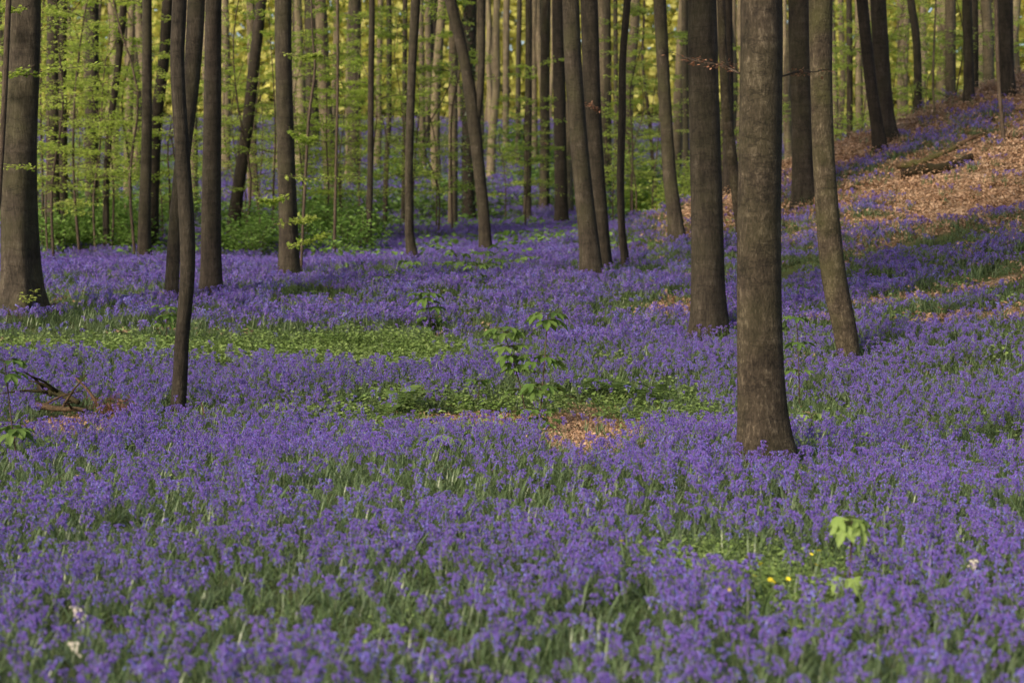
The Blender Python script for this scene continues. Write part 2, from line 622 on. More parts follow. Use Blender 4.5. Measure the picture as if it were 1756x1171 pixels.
HERB = [ellipse(180, 606, 330, 588, 628), ellipse(500, 608, 240, 588, 634), ellipse(690, 612, 150, 592, 642)]
DARKGRASS = [ellipse(420, 590, 560, 566, 640), ellipse(130, 580, 260, 560, 630)]
FERNS = [ellipse(690, 705, 120, 672, 755), ellipse(1050, 700, 170, 672, 738), ellipse(860, 715, 130, 672, 755)]
LITTER = [ellipse(1012, 740, 92, 706, 784), ellipse(790, 725, 130, 712, 742), ellipse(1178, 534, 46, 518, 550),
          ellipse(115, 735, 80, 712, 760), ellipse(870, 728, 80, 708, 750)]
CEL = [ellipse(1370, 1012, 190, 940, 1090), ellipse(1240, 985, 130, 930, 1050)]
BANDS = [([hit(1335, 352), hit(1450, 312), hit(1560, 274), hit(1690, 222)], 1.3), ([hit(1330, 400), hit(1480, 378)], 0.9),
         ([hit(1330, 448), hit(1480, 425), hit(1620, 405), hit(1770, 386)], 0.95), ([hit(1480, 455), hit(1770, 415)], 0.5),
         ([hit(1470, 500), hit(1620, 478), hit(1770, 458)], 0.62), ([hit(1340, 480), hit(1450, 470), hit(1560, 465)], 0.8), ([hit(1480, 545), hit(1620, 525), hit(1770, 505)], 0.55)]
GAPS = [ellipse(230, 830, 200, 808, 862), ellipse(60, 875, 130, 840, 910), ellipse(610, 865, 160, 850, 885), ellipse(1120, 535, 110, 515, 560),
        ellipse(640, 478, 170, 468, 490), ellipse(800, 468, 140, 452, 485), ellipse(560, 522, 110, 512, 534), ellipse(150, 1100, 130, 1070, 1140),
        ellipse(740, 1110, 190, 1085, 1135), ellipse(1640, 660, 120, 645, 680), ellipse(1050, 620, 80, 610, 632)]


STRIPS = [([hit(1440, 528), hit(1560, 512), hit(1680, 492), hit(1775, 470)], .34), ([hit(1590, 552), hit(1775, 528)], .34), ([hit(1335, 415), hit(1420, 406), hit(1500, 380)], .5),
          ([hit(1630, 446), hit(1775, 402)], .36), ([hit(1345, 545), hit(1430, 548)], .3), ([hit(1060, 430), hit(1110, 425)], .2)]


def litter_mask(x, y):
    p = bank_p(x, y)
    m = np.clip((p - 21.1 + 1.8 * (noise(x, y, 1.6, 21) - .5)) / 0.8, 0, 1) * np.clip((48 - y) / 4, 0, 1) * np.clip((x - 3.0) / 1.5, 0, 1)
    for pts, w in STRIPS:
        d, _ = polydist(x, y, pts)
        m = np.maximum(m, np.clip((w - d * (.5 + 1.1 * noise(x, y, .6, 22))) / (.5 * w), 0, 1))
    for e in LITTER:
        m = np.maximum(m, E(x, y, e))
    return m


def bank_flowers(x, y):
    f = np.zeros(np.shape(x))
    g = np.zeros(np.shape(x))
    for pts, w in BANDS:
        d, s = polydist(x, y, pts)
        d = d * (0.75 + 0.6 * noise(x, y, 0.9, 31))
        f = np.maximum(f, np.clip((w - d) / (0.35 * w), 0, 1) * np.where(s > 0, 0.95, 0.25))
        g = np.maximum(g, np.clip((w - d) / (0.35 * w), 0, 1) * np.where(s > 0, 0.6, 1.0))
    return f, g


def masks(x, y):
    """(flower density, green density, litter) at the given points"""
    lit = litter_mask(x, y)
    bf, bg = bank_flowers(x, y)
    c = fbm(x, y, 1.5, 41)
    c2 = fbm(x, y, 0.62, 47)
    fl = np.clip((c - 0.22) * 4.0, 0.25, 1) * np.clip((c2 - 0.22) * 4.2, 0.25, 1)
    gr = np.clip(1.05 - 0.25 * fl, 0, 1)
    for e in HERB:
        fl = fl * (1 - 0.9 * E(x, y, e, 0.9))
    for e in DARKGRASS:
        fl = fl * (1 - 0.75 * E(x, y, e, 1.2))
    for e in FERNS:
        fl = fl * (1 - 0.8 * E(x, y, e, 1.2))
    for e in CEL:
        fl = fl * (1 - 0.85 * E(x, y, e, 1.0))
    for e in GAPS:
        fl = fl * (1 - 0.6 * E(x, y, e, 1.0))
    back = np.clip((y - 36 - 0.8 * np.clip(x + 6, 0, 14) + 6 * (noise(x, y, 5, 51) - .5)) / 5, 0, 1)
    patch = np.clip((fbm(x, y, 9, 61) - 0.36) * 7, 0.2, 1)
    fl = fl * (1 - back) + fl * back * patch
    gr = gr * (1 - 0.35 * back)
    zone = np.clip((bank_p(x, y) - 16.8) / 1.5, 0, 1) * np.clip((x - 2.5) / 1.5, 0, 1)
    fl = fl * (1 - zone * np.clip((fbm(x, y, 1.3, 55) - .36) * 5, 0, .85))
    fl = fl * (1 - lit) + lit * np.maximum(bf * 0.9, 0.03)
    gr = gr * (1 - lit) + lit * np.maximum(bg * 1.0, 0.03)
    return fl, gr, lit


# ---------------------------------------------------------------- ground
def build_ground():
    ys = np.concatenate([np.linspace(-40, 5, 16)[:-1], np.linspace(5, 48, 260)[:-1], np.linspace(48, 300, 150)])
    xs = np.concatenate([np.linspace(-160, -20, 40)[:-1], np.linspace(-20, 24, 260)[:-1], np.linspace(24, 160, 40)])
    X, Y = np.meshgrid(xs, ys)
    Z = ground_z(X, Y)
    V = np.stack([X, Y, Z], -1).reshape(-1, 3)
    nx, ny = len(xs), len(ys)
    i, j = np.meshgrid(np.arange(nx - 1), np.arange(ny - 1))
    a = (j * nx + i).ravel()
    F = np.stack([a, a + 1, a + nx + 1, a + nx], 1)
    me = bpy.data.meshes.new('woodland_floor')
    fill_mesh(me, V, F.ravel(), np.full(len(F), 4))
    me.polygons.foreach_set('use_smooth', np.full(len(F), True))
    at_ = me.attributes.new('litter', 'FLOAT', 'POINT')
    at_.data.foreach_set('value', litter_mask(X, Y).astype(np.float32).ravel())
    me.materials.append(M['ground'])
    tag(obj('ground', me), 'woodland floor of dark soil and old leaves under the flowers', 'ground', kind='structure')


build_ground()


# ---------------------------------------------------------------- trees
def make_crown(name, seed, n=5200, r=3.6, h=7.0, size=0.26):
    rs = np.random.RandomState(seed)
    cl = rs.normal(size=(46, 3)) * np.array((0.42, 0.42, 0.26))
    cl = cl / np.maximum(1, np.linalg.norm(cl, axis=1, keepdims=True)) * np.array((r, r, h * 0.5)) + np.array((0, 0, h * 0.5))
    k = rs.randint(0, len(cl), n)
    C = cl[k] + rs.normal(size=(n, 3)) * np.array((0.75, 0.75, 0.34))
    V = leaf_cloud(C, size, rs, 0.45, 0.7)
    return poly_mesh(name, V, 4, M['canopy'])


CROWNS = [make_crown('crown_leaves', 100 + i) for i in range(4)]


def limbs(g, top, r, n, rnd, length=4.0):
    """boughs that leave the upper trunk and carry the crown"""
    for i in range(n):
        a = rnd.random() * 6.28
        z0 = top[2] - rnd.uniform(0.3, 5.0)
        b = np.array((top[0], top[1], z0))
        L = length * rnd.uniform(0.6, 1.1)
        d = np.array((cos(a), sin(a), rnd.uniform(0.5, 1.1)))
        P = np.array([b, b + d * L * .3 + (0, 0, .05), b + d * L * .65 + (0, 0, .3), b + d * L + (0, 0, .9)])
        P = spline(P, 8)
        tube(g, P, np.linspace(r * 0.42, r * 0.06, 8), 6, wob=0.05, rnd=rnd)


def sprig(g, rs, P, n, size, droop=0.03, spread=0.28, mi=0):
    """alternate leaves in one plane along twig P"""
    S = spline(P, 20)
    idx = rs.uniform(1, 18.99, n)
    i = idx.astype(int)
    f = (idx - i)[:, None]
    C = S[i] * (1 - f) + S[i + 1] * f
    T = S[i + 1] - S[i]
    T /= np.linalg.norm(T, axis=1, keepdims=True) + 1e-9
    side = rs.choice([-1, 1], n)[:, None]
    up = np.array((0, 0, 1.0)) + rs.normal(size=(n, 3)) * 0.3
    B = np.cross(up, T)
    B /= np.linalg.norm(B, axis=1, keepdims=True)
    A = T * 0.55 + B * side + rs.normal(size=(n, 3)) * 0.12
    A[:, 2] -= 0.2
    A /= np.linalg.norm(A, axis=1, keepdims=True)
    C = C + B * side * rs.uniform(0, spread, n)[:, None] * 0.6 + np.array((0, 0, -1)) * rs.uniform(0, droop, n)[:, None]
    Nn = np.cross(A, np.cross(up, A))
    Nn /= np.linalg.norm(Nn, axis=1, keepdims=True) + 1e-9
    L = size * rs.uniform(0.65, 1.25, n)
    V = quads_leaf(C, A, np.cross(Nn, A), L, L * 0.62, 0.1, Nn)
    g.add(V.reshape(-1, 3), np.arange(len(V) * 4).reshape(-1, 4), mi)


def branch_on(root, base, pts, D, r, leaves, label=None, size=0.055, dead=False, seed=0, dy=(0, 0), n_side=7):
    """a low branch traced from pts (pixels) at depth D; side twigs and leaves hang from it as sub-part"""
    rs = np.random.RandomState(seed + 900)
    P = np.array([at(u, v, D + dy[0] + (dy[1] - dy[0]) * k / max(1, len(pts) - 1)) for k, (u, v) in enumerate(pts)])
    P = P - base
    S = spline(P, 12)
    g = Geo()
    tube(g, S, np.linspace(r, r * 0.25, 12), 6)
    lg = Geo()
    L = np.linalg.norm(P[-1] - P[0])
    sprig(lg, rs, P, int(leaves * 0.35), size, spread=0.12)
    for k in range(n_side):
        i = rs.randint(2, 11)
        d = unit(S[min(i + 1, 11)] - S[i - 1])
        sd = unit(np.cross((0, 0, 1), d)) * rs.choice([-1, 1])
        e = S[i] + (d * 0.6 + sd * rs.uniform(.3, .9) + np.array((0, 0, rs.uniform(-.12, .1)))) * L * rs.uniform(0.14, 0.3)
        tw = np.array([S[i], (S[i] + e) / 2 + (0, 0, .02), e])
        tube(g, spline(tw, 5), np.linspace(r * 0.4, r * 0.15, 5), 4)
        sprig(lg, rs, tw, int(leaves * 0.65 / n_side), size, spread=0.1)
    b = obj('branch', g.mesh('branch', [M['twig']], True), root)
    if label:
        b['label'] = label
    if leaves:
        obj('leaves', lg.mesh('leaves', [M['copper' if dead else 'beech']]), b)
    return b


def tree(name, pts, label, bark='bark', H=19.0, crown=True, sides=18, flare=(0.35, 0.5, 5), group=None, D=None, seed=0, fork=None,
         depth_lean=0.0, cat='tree', wob=0.05, ncr=None, crown_r=1.0):
    """pts: (u, v, width) from the foot upwards, in photograph pixels; the foot stands where its pixel meets the ground"""
    rnd = random.Random(seed * 13 + int(pts[0][0]))
    u0, v0, w0 = pts[0]
    if D is None:
        base = hit(u0, v0)
        if v0 > 400:                 # the foot itself is sunk in flowers: it stands a little nearer than the visible end
            dv = 0.13 * FPX / base[1]
            base = hit(u0, v0 + dv)
            pts = [(u0, v0 + dv, w0)] + list(pts)
        u0, v0, w0 = pts[0]
        D = base[1]
    else:
        base = at(u0, v0, D)
        base[2] = gz(base[0], base[1])
    root = obj(name, None, loc=base)
    root.empty_display_size = 0.2
    tag(root, label, cat, group)
    rows = [[0, 0, -0.3, w0 / 2 * D / FPX]]
    off = at(u0, v0, D) - base
    for k, (u, v, w) in enumerate(pts):
        p = at(u, v, D + depth_lean * k) - base
        p[2] -= off[2] * max(0, 1 - k)
        rows.append([p[0], p[1], p[2], w / 2 * D / FPX])
    rows[0][0] = rows[1][0] - (rows[2][0] - rows[1][0]) * 0.1
    # carry the trunk on above the picture
    last, prev = np.array(rows[-1]), np.array(rows[-2])
    dirn = unit((last - prev)[:3])
    z = last[2]
    p = last.copy()
    r_top = last[3]
    ztop = max(H, z + 3)
    nst = max(3, int((ztop - z) / 1.6))
    for k in range(nst):
        dirn = unit(dirn * 0.86 + np.array((rnd.uniform(-.03, .03), rnd.uniform(-.03, .03), 0.14)))
        p = p.copy()
        p[:3] += dirn * (ztop - z) / nst
        p[3] = r_top * (1 - 0.72 * (k + 1) / nst)
        rows.append(list(p))
    rows = np.array(rows)
    total = rows[-1, 2]
    S = spline(rows, int(min(64, 14 + total * 2.2)))
    g = Geo()
    tube(g, S[:, :3], np.maximum(S[:, 3], 0.004), sides, wob=wob, flare=flare, rnd=rnd)
    if fork:
        F = np.array([np.append(at(u, v, D) - base, w / 2 * D / FPX) for u, v, w in fork])
        q = F[-1].copy()
        for k in range(4):
            q = q.copy()
            q[:3] += unit(F[-1][:3] - F[-2][:3]) * 1.6 * (1, 1, 1)
            q[3] *= 0.78
            F = np.vstack([F, q])
        F = spline(F, 26)
        tube(g, F[:, :3], F[:, 3], 12, wob=wob, rnd=rnd)
    if crown:
        limbs(g, rows[-1], max(r_top, .08), 7, rnd)
    obj('trunk', g.mesh('trunk', [M[bark]], True), root)
    if crown:
        c = obj('crown', CROWNS[rnd.randrange(4)], root, loc=(rows[-1, 0], rows[-1, 1], rows[-1, 2] - 4.2), rot=(0, 0, rnd.random() * 6.28))  # crown above the view, put there to shade the floor below
        if D > 36:
            crown_r *= 0.55  # made smaller so more sun reaches the saplings and the background
        c.scale = (crown_r * rnd.uniform(.9, 1.15),) * 2 + (rnd.uniform(.85, 1.05),)
    return root, base, D


T = {}
# the near trunks
T['near'] = tree('beech_tree', [(1311, 778, 92), (1309, 740, 88), (1306, 690, 84), (1303, 600, 80), (1302, 390, 76), (1304, 200, 74), (1306, 0, 72)],
                 'thickest near beech trunk with mottled streaky bark, standing deep in bluebells', 'bark_big', sides=28, flare=(0.3, 0.4, 5), wob=0.045)
T['second'] = tree('beech_tree', [(1215, 568, 62), (1214, 520, 59), (1213, 390, 55), (1208, 200, 52), (1204, 0, 48)],
                   'thick brown beech trunk just behind the thickest one, dark on one side', 'bark', sides=24, flare=(0.35, 0.45, 5), wob=0.04)
T['third'] = tree('beech_tree', [(1455, 606, 38), (1448, 560, 40), (1431, 480, 42), (1421, 390, 40), (1412, 260, 37), (1408, 130, 37), (1407, 0, 40)],
                  'slender grey beech trunk leaning in a curve at the foot of leafy bank', 'bark_big', sides=20, flare=(0.2, 0.15, 4), wob=0.03)
T['bank'] = tree('beech_tree', [(1378, 352, 38), (1376, 300, 35), (1374, 200, 34), (1371, 100, 35), (1370, 0, 36)],
                 'straight beech trunk half hidden behind the curved slender trunk', 'bark', sides=18)
T['left'] = tree('beech_tree', [(37, 532, 74), (35, 480, 62), (33, 390, 58), (37, 250, 53), (41, 120, 50), (44, 0, 48)],
                 'thick fluted beech trunk with flared foot at the left edge of the wood', 'bark', sides=24, flare=(0.5, 0.6, 5), wob=0.17)
T['thin'] = tree('young_tree', [(306, 690, 27), (309, 640, 26), (312, 580, 25), (321, 480, 26), (321, 390, 27), (312, 250, 25), (304, 110, 24), (308, 0, 25)],
                 'slim wavy young trunk in front of dark trunks, at edge of green strip', 'bark', sides=14, flare=(0.15, 0.15, 4), H=12, ncr=None, wob=0.05)
T['hid'] = tree('beech_tree', [(294, 513, 22), (300, 400, 23), (314, 260, 26), (329, 130, 29), (337, 0, 30)],
                'trunk slanting behind the slim wavy young trunk', 'bark')
T['dark'] = tree('beech_tree', [(362, 505, 40), (362, 450, 36), (362, 390, 34), (364, 200, 31), (366, 0, 28)],
                 'straight blackish trunk just past the slim wavy young trunk', 'bark_dark', flare=(0.3, 0.25, 5))
T['pair'] = tree('beech_tree', [(248, 452, 24), (248, 390, 21), (252, 200, 17), (252, 0, 16)], 'smooth brown trunk of twin pair left of the slim wavy one', 'bark')
T['pair2'] = tree('beech_tree', [(263, 425, 18), (264, 300, 20), (269, 200, 20), (281, 100, 19), (288, 0, 19)],
                  'trunk that leans away behind its smooth brown twin', 'bark_dark')
T['lean'] = tree('beech_tree', [(397, 412, 26), (405, 350, 22), (415, 280, 21), (426, 200, 20), (437, 100, 19), (448, 0, 18)],
                 'dark leaning trunk between the blackish trunk and the one with leafy twigs', 'bark_dark')
T['mid'] = tree('beech_tree', [(496, 472, 40), (495, 430, 35), (494, 390, 33), (490, 250, 30), (486, 100, 28), (486, 0, 28)],
                'stout brown trunk crossed by yellowish leafy twigs at the back of bluebells', 'bark', flare=(0.3, 0.25, 5))
T['fork'] = tree('beech_tree', [(833, 436, 22), (829, 360, 19), (819, 270, 20), (813, 215, 22), (803, 140, 20), (789, 70, 18), (772, 0, 20)],
                 'forked trunk leaning over, its two stems parting halfway up', 'bark', fork=[(813, 225, 14), (820, 190, 13), (826, 110, 12), (826, 0, 12)])
T['sway'] = tree('beech_tree', [(709, 450, 20), (702, 400, 15), (701, 330, 14), (702, 250, 14), (706, 130, 14), (713, 0, 16)],
                 'slim brown trunk bent at its foot near the middle of the wood', 'bark')
T['twinA'] = tree('beech_tree', [(1014, 473, 40), (1011, 430, 36), (1006, 380, 33), (997, 290, 31), (989, 200, 30), (982, 100, 29), (979, 0, 28)],
                  'near one of two leaning beech trunks side by side in bluebells', 'bark', flare=(0.35, 0.3, 5))
T['twinB'] = tree('beech_tree', [(1038, 460, 21), (1033, 390, 22), (1021, 260, 27), (1014, 130, 29), (1010, 0, 29)],
                  'farther of two leaning beech trunks side by side, mossy brown', 'bark')
T['wavy'] = tree('young_tree', [(1073, 453, 15), (1066, 390, 13), (1064, 300, 13), (1067, 200, 13), (1068, 100, 12), (1076, 0, 12)],
                 'thin wavy trunk just beside the two leaning beeches', 'bark_dark', H=14, flare=(0.2, 0.25, 4))
T['bow'] = tree('beech_tree', [(1162, 412, 29), (1157, 370, 26), (1148, 300, 24), (1142, 200, 22), (1136, 100, 22), (1131, 0, 22)],
                'smooth trunk bowing gently at its foot, left of the thick brown beech', 'bark')
T['peek'] = tree('beech_tree', [(1274, 412, 20), (1264, 340, 19), (1252, 250, 19), (1246, 190, 18), (1240, 90, 14), (1236, 0, 13)],
                 'grey trunk slanting out between the two thickest beeches', 'bark_big')
T['d1'] = tree('beech_tree', [(963, 393, 25), (962, 330, 22), (960, 200, 21), (957, 0, 20)], 'straight black trunk right behind the two leaning beeches', 'bark_dark')
T['d2'] = tree('beech_tree', [(933, 364, 17), (934, 250, 16), (935, 100, 16), (936, 0, 16)], 'upright brown trunk with a tuft of rusty leaves, beside black trunk', 'bark')
T['d3'] = tree('beech_tree', [(904, 388, 13), (905, 250, 13), (907, 100, 12), (907, 0, 12)], 'slim upright trunk, second left of the straight black trunk', 'bark')
T['ivy'] = tree('beech_tree', [(804, 388, 23), (803, 300, 22), (803, 200, 22), (805, 100, 22), (806, 0, 22)], 'dark ivy covered trunk behind the forked one', 'bark_dark')
T['lit'] = tree('beech_tree', [(776, 396, 16), (777, 280, 16), (777, 150, 15), (778, 0, 15)], 'pale sunlit slim trunk left of the ivy covered trunk', 'bark_far')
T['e1'] = tree('beech_tree', [(606, 335, 24), (607, 200, 22), (608, 100, 22), (609, 0, 22)], 'brown double looking trunk deep behind hazel green sprays', 'bark')
T['e2'] = tree('young_tree', [(633, 432, 9), (635, 300, 10), (636, 150, 10), (638, 0, 10)], 'thin straight dark pole trunk left of slim bent trunk', 'bark_dark', H=13, sides=10, flare=None)
T['e3'] = tree('young_tree', [(660, 392, 9), (662, 290, 9), (667, 200, 9), (667, 0, 9)], 'thin crooked pole trunk with a kink near its foot', 'bark', H=13, sides=10, flare=None)
T['e4'] = tree('young_tree', [(691, 398, 8), (693, 250, 8), (695, 0, 8)], 'thin pole trunk tucked behind the slim trunk with bent foot', 'bark', H=13, sides=10, flare=None)
T['f1'] = tree('beech_tree', [(92, 378, 23), (90, 250, 21), (90, 100, 20), (91, 0, 20)], 'dark trunk, near one of two behind the thick fluted beech', 'bark_dark', D=45)
T['f2'] = tree('beech_tree', [(108, 374, 16), (107, 250, 16), (106, 100, 16), (108, 0, 16)], 'brown trunk, farther one of two behind the thick fluted beech', 'bark', D=46)
T['f3'] = tree('beech_tree', [(156, 336, 22), (157, 200, 22), (159, 0, 21)], 'hazy trunk half veiled by green sprays behind the undergrowth', 'bark', D=52)
T['f4'] = tree('young_tree', [(182, 388, 12), (182, 333, 11), (187, 233, 12), (200, 133, 12), (213, 0, 12)], 'dark crooked trunk leaning through pale green sprays', 'bark_dark', H=13, sides=12, D=43)
T['g1'] = tree('beech_tree', [(1510, 260, 23), (1503, 210, 21), (1496, 165, 20), (1488, 100, 20), (1478, 0, 20)],
               'leaning dark trunk on crest of leafy bank, left of its straight neighbour', 'bark_dark')
T['g2'] = tree('beech_tree', [(1525, 240, 28), (1519, 190, 26), (1513, 130, 27), (1506, 0, 26)], 'straighter dark trunk on crest of bank beside leaning one', 'bark_dark')
T['h1'] = tree('beech_tree', [(1661, 180, 17), (1661, 100, 16), (1658, 0, 16)], 'smooth pale brown trunk at the top of the leaf strewn bank', 'bark')
T['h2'] = tree('beech_tree', [(1728, 168, 26), (1726, 100, 25), (1724, 0, 25)], 'thick mossy trunk behind thin pole at the top of bank', 'bark')

# more trunks farther back, beyond the crest and the undergrowth
for pts, lab, bk, D in [([(1458, 300, 11), (1457, 150, 11), (1456, 0, 10)], 'slim trunk behind the crest, just right of the curved slender beech', 'bark', 54),
                        ([(1475, 300, 13), (1473, 150, 12), (1472, 0, 12)], 'slim trunk behind the crest, just left of the leaning dark trunk', 'bark_far', 56),
                        ([(1577, 260, 15), (1573, 100, 14), (1562, 0, 14)], 'trunk in the hollow behind white twig thin birch', 'bark', 50),
                        ([(1631, 240, 18), (1630, 100, 18), (1630, 0, 18)], 'stout trunk in the hollow left of smooth pale brown trunk', 'bark_far', 51),
                        ([(1674, 230, 13), (1672, 100, 12), (1671, 0, 12)], 'slim trunk close behind the smooth pale brown trunk', 'bark', 53),
                        ([(1697, 230, 19), (1695, 100, 18), (1690, 0, 18)], 'trunk in the hollow between smooth pale and thick mossy trunks', 'bark_far', 52),
                        ([(507, 262, 15), (507, 150, 14), (508, 0, 14)], 'trunk close behind the stout brown one', 'bark', None),
                        ([(534, 250, 26), (535, 100, 26), (535, 0, 26)], 'broad hazy trunk far behind the spindly grey sapling', 'bark', None),
                        ([(742, 262, 13), (742, 100, 13), (744, 0, 13)], 'hazy trunk between slim bent trunk and pale sunlit one', 'bark', None),
                        ([(867, 255, 11), (868, 100, 11), (869, 0, 11)], 'lone hazy trunk in the gap right of the forked trunk', 'bark_far', None),
                        ([(888, 285, 9), (889, 100, 9), (891, 0, 9)], 'thin hazy trunk left of slim upright trunk', 'bark', None),
                        ([(917, 300, 11), (916, 100, 10), (917, 0, 10)], 'thin hazy trunk between two upright brown trunks', 'bark_far', None),
                        ([(1042, 352, 14), (1042, 150, 13), (1041, 0, 13)], 'trunk showing between leaning beech pair and thin wavy trunk', 'bark', None),
                        ([(1057, 340, 8), (1056, 100, 8), (1055, 0, 8)], 'thin pole right behind the thin wavy trunk', 'bark', None),
                        ([(1177, 330, 11), (1175, 100, 11), (1174, 0, 11)], 'slim trunk just left of thick brown beech', 'bark', None),
                        ([(1249, 330, 19), (1248, 100, 18), (1247, 0, 18)], 'shaded trunk between the two thickest beeches', 'bark_dark', None)]:
    T[lab] = tree('beech_tree', pts, lab, bk, D=D, sides=12, crown=False, H=20)

# thinner stems
for pts, lab in [([(516, 466, 5), (524, 300, 5), (530, 200, 5), (540, 120, 4), (536, 60, 3)], 'spindly grey sapling stem right of stout brown trunk'),
                 ([(573, 442, 6), (576, 300, 5), (579, 150, 5), (579, 0, 5)], 'straight thin sapling stem amid green undergrowth near middle'),
                 ([(1127, 362, 6), (1121, 300, 6), (1113, 200, 6), (1102, 110, 5), (1104, 40, 4)], 'thin dark crooked sapling in front of bright green glade'),
                 ([(1722, 247, 8), (1716, 180, 7), (1712, 130, 7), (1708, 0, 7)], 'thin bare pole rising from the leaf litter of bank'),
                 ([(1603, 202, 4), (1600, 150, 4), (1601, 100, 4), (1604, 20, 3)], 'white twig thin birch stem on bank crest'),
                 ([(1533, 200, 5), (1541, 168, 6), (1566, 130, 5), (1590, 72, 5)], 'slanting bare sapling beside two dark crest trunks'),
                 ([(-9, 400, 9), (1, 290, 9), (9, 140, 10), (14, 20, 10)], 'grey sapling stem crossing before the thick fluted beech')]:
    D = None
    if lab.startswith('grey sapling stem crossing'):
        D = 21.0
    bk = 'bark_far' if lab.startswith('white') else 'twig'
    if D:
        # its foot stands farther down, hidden by the picture's edge
        q = at(-52, 700, D)
        v = proj((q[0], D, gz(q[0], D)))[1]
        pts = [(-52, float(v), 9)] + pts
    T[lab] = tree('sapling', pts, lab, bk, H=9, crown=False, sides=8, flare=None, D=D, wob=0.03)

# sub-branches with leaves near the picture's upper part
r, b, D = T['left']
branch_on(r, b, [(60, 112, ), (20, 128), (-40, 122)], D - 0.6, .012, 190, size=.075, seed=1)
branch_on(r, b, [(40, 130), (110, 118), (200, 112)], D - 0.5, .012, 230, size=.075, seed=2)
branch_on(r, b, [(62, 290), (40, 286), (8, 284)], D - 0.5, .008, 80, size=.065, seed=3)
branch_on(r, b, [(50, 10), (20, 16), (-30, 14)], D - 0.6, .012, 190, size=.075, seed=4)
branch_on(r, b, [(30, 500), (44, 515), (62, 498)], D - 0.55, .006, 60, size=.055, seed=5)
r, b, D = T['near']
branch_on(r, b, [(1268, 126), (1235, 112), (1190, 104), (1148, 88)], D + 0.3, .010, 100, 'twig of shrivelled brown leaves', size=.04, dead=True, seed=6, dy=(0, .8))
branch_on(r, b, [(1338, 132), (1370, 124), (1395, 124), (1425, 118)], D + 0.2, .008, 55, 'twig of shrivelled brown leaves', size=.035, dead=True, seed=7, dy=(0, .6))
r, b, D = T['twinB']
branch_on(r, b, [(998, 178), (1015, 182), (1030, 192)], D - 0.4, .006, 90, 'rusty dead leaves on a twig', size=.06, dead=True, seed=8)
r, b, D = T['d2']
branch_on(r, b, [(926, 244), (945, 246), (960, 252)], D - 0.4, .006, 60, 'rusty dead leaves on a twig', size=.08, dead=True, seed=9)
r, b, D = T['mid']
for k, ps in enumerate([[(490, 215), (520, 240), (540, 236)], [(480, 300), (540, 305), (606, 302)], [(500, 330), (470, 345), (445, 340)], [(470, 385), (510, 378), (545, 372)],
                        [(480, 90), (520, 98), (545, 95)], [(490, 425), (520, 415), (560, 402)]]):
    branch_on(r, b, ps, D - 1.2, .008, 170, size=.09, seed=20 + k)

# ivy on its trunk
r, b, D = T['ivy']
rs = np.random.RandomState(77)
n = 2200
zz = rs.uniform(0, 9, n)
th = rs.uniform(0, 6.28, n)
cx = np.interp(zz, [0, 2.5, 5, 9], [(804 - 804) * 0, -0.01, 0, 0.02])
rr = 0.175 + rs.uniform(0, .09, n)
C = np.stack([cx + np.cos(th) * rr, np.sin(th) * rr, zz], 1)
obj('ivy', poly_mesh('ivy', leaf_cloud(C, 0.09, rs, 0.1, 0.8), 4, M['ivy']), r)

# ---------------------------------------------------------------- far trees
FAR_TRUNKS = []
for i in range(6):
    g = Geo()
    rnd = random.Random(300 + i)
    P = [np.array((0, 0, -0.5))]
    for k in range(9):
        P.append(P[-1] + np.array((rnd.uniform(-.22, .22), rnd.uniform(-.2, .2), 2.7)))
    P = np.array(P)
    P = spline(P, 26)
    tube(g, P, np.linspace(0.27, 0.09, 26), 9, wob=0.05, flare=(0.5, 0.35, 5), rnd=rnd)
    limbs(g, P[-1], 0.16, 6, rnd, 4.5)
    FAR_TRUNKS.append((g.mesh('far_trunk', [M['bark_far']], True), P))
rnd = random.Random(5)
placed = []
tries = 0
while len(placed) < 85 and tries < 6000:
    tries += 1
    D = rnd.uniform(63, 130)
    half = 0.33 * D
    x = rnd.uniform(-half, half)
    if x > 4 and D < 58:
        continue
    if any((x - a) ** 2 + (D - c) ** 2 < 2.4 ** 2 for a, c in placed):
        continue
    placed.append((x, D))
for k, (x, D) in enumerate(placed):
    me, P = FAR_TRUNKS[rnd.randrange(6)]
    s = rnd.uniform(0.65, 1.25)
    root = obj('distant_tree', None, loc=(x, D, gz(x, D)), rot=(rnd.uniform(-.03, .03), rnd.uniform(-.035, .035), rnd.random() * 6.28), scl=(s, s, 1.0))
    u_far = W0 / 2 + FPX * x / D
    where = next((w for lim, w in [(75, 'by the left edge'), (235, 'behind the sprays at left'), (345, 'behind the slim wavy trunk'), (470, 'behind the dark leaning trunk'),
                                   (620, 'behind the stout brown trunk'), (760, 'behind the thin pole trunks'), (900, 'behind the forked trunk'), (1000, 'behind the straight black trunk'),
                                   (1130, 'behind the thin wavy trunk'), (1260, 'behind the second thickest beech'), (1440, 'behind the curved slender beech'), (1580, 'behind the crest trunks')]
                  if u_far < lim), 'beyond the top of the bank')
    tag(root, 'distant sunlit trunk ' + ('nearer than most ' if D < 85 else 'far off ') + where, 'tree', 'far trunks ' + where)
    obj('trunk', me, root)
    if k % 2 == 0 and D < 76:  # few crowns here, so they shade the far wood less
        c = obj('crown', CROWNS[rnd.randrange(4)], root, loc=(P[-1][0], P[-1][1], P[-1][2] - 4.5))
        c.scale = (1.0 / s, 1.0 / s, 1.0)


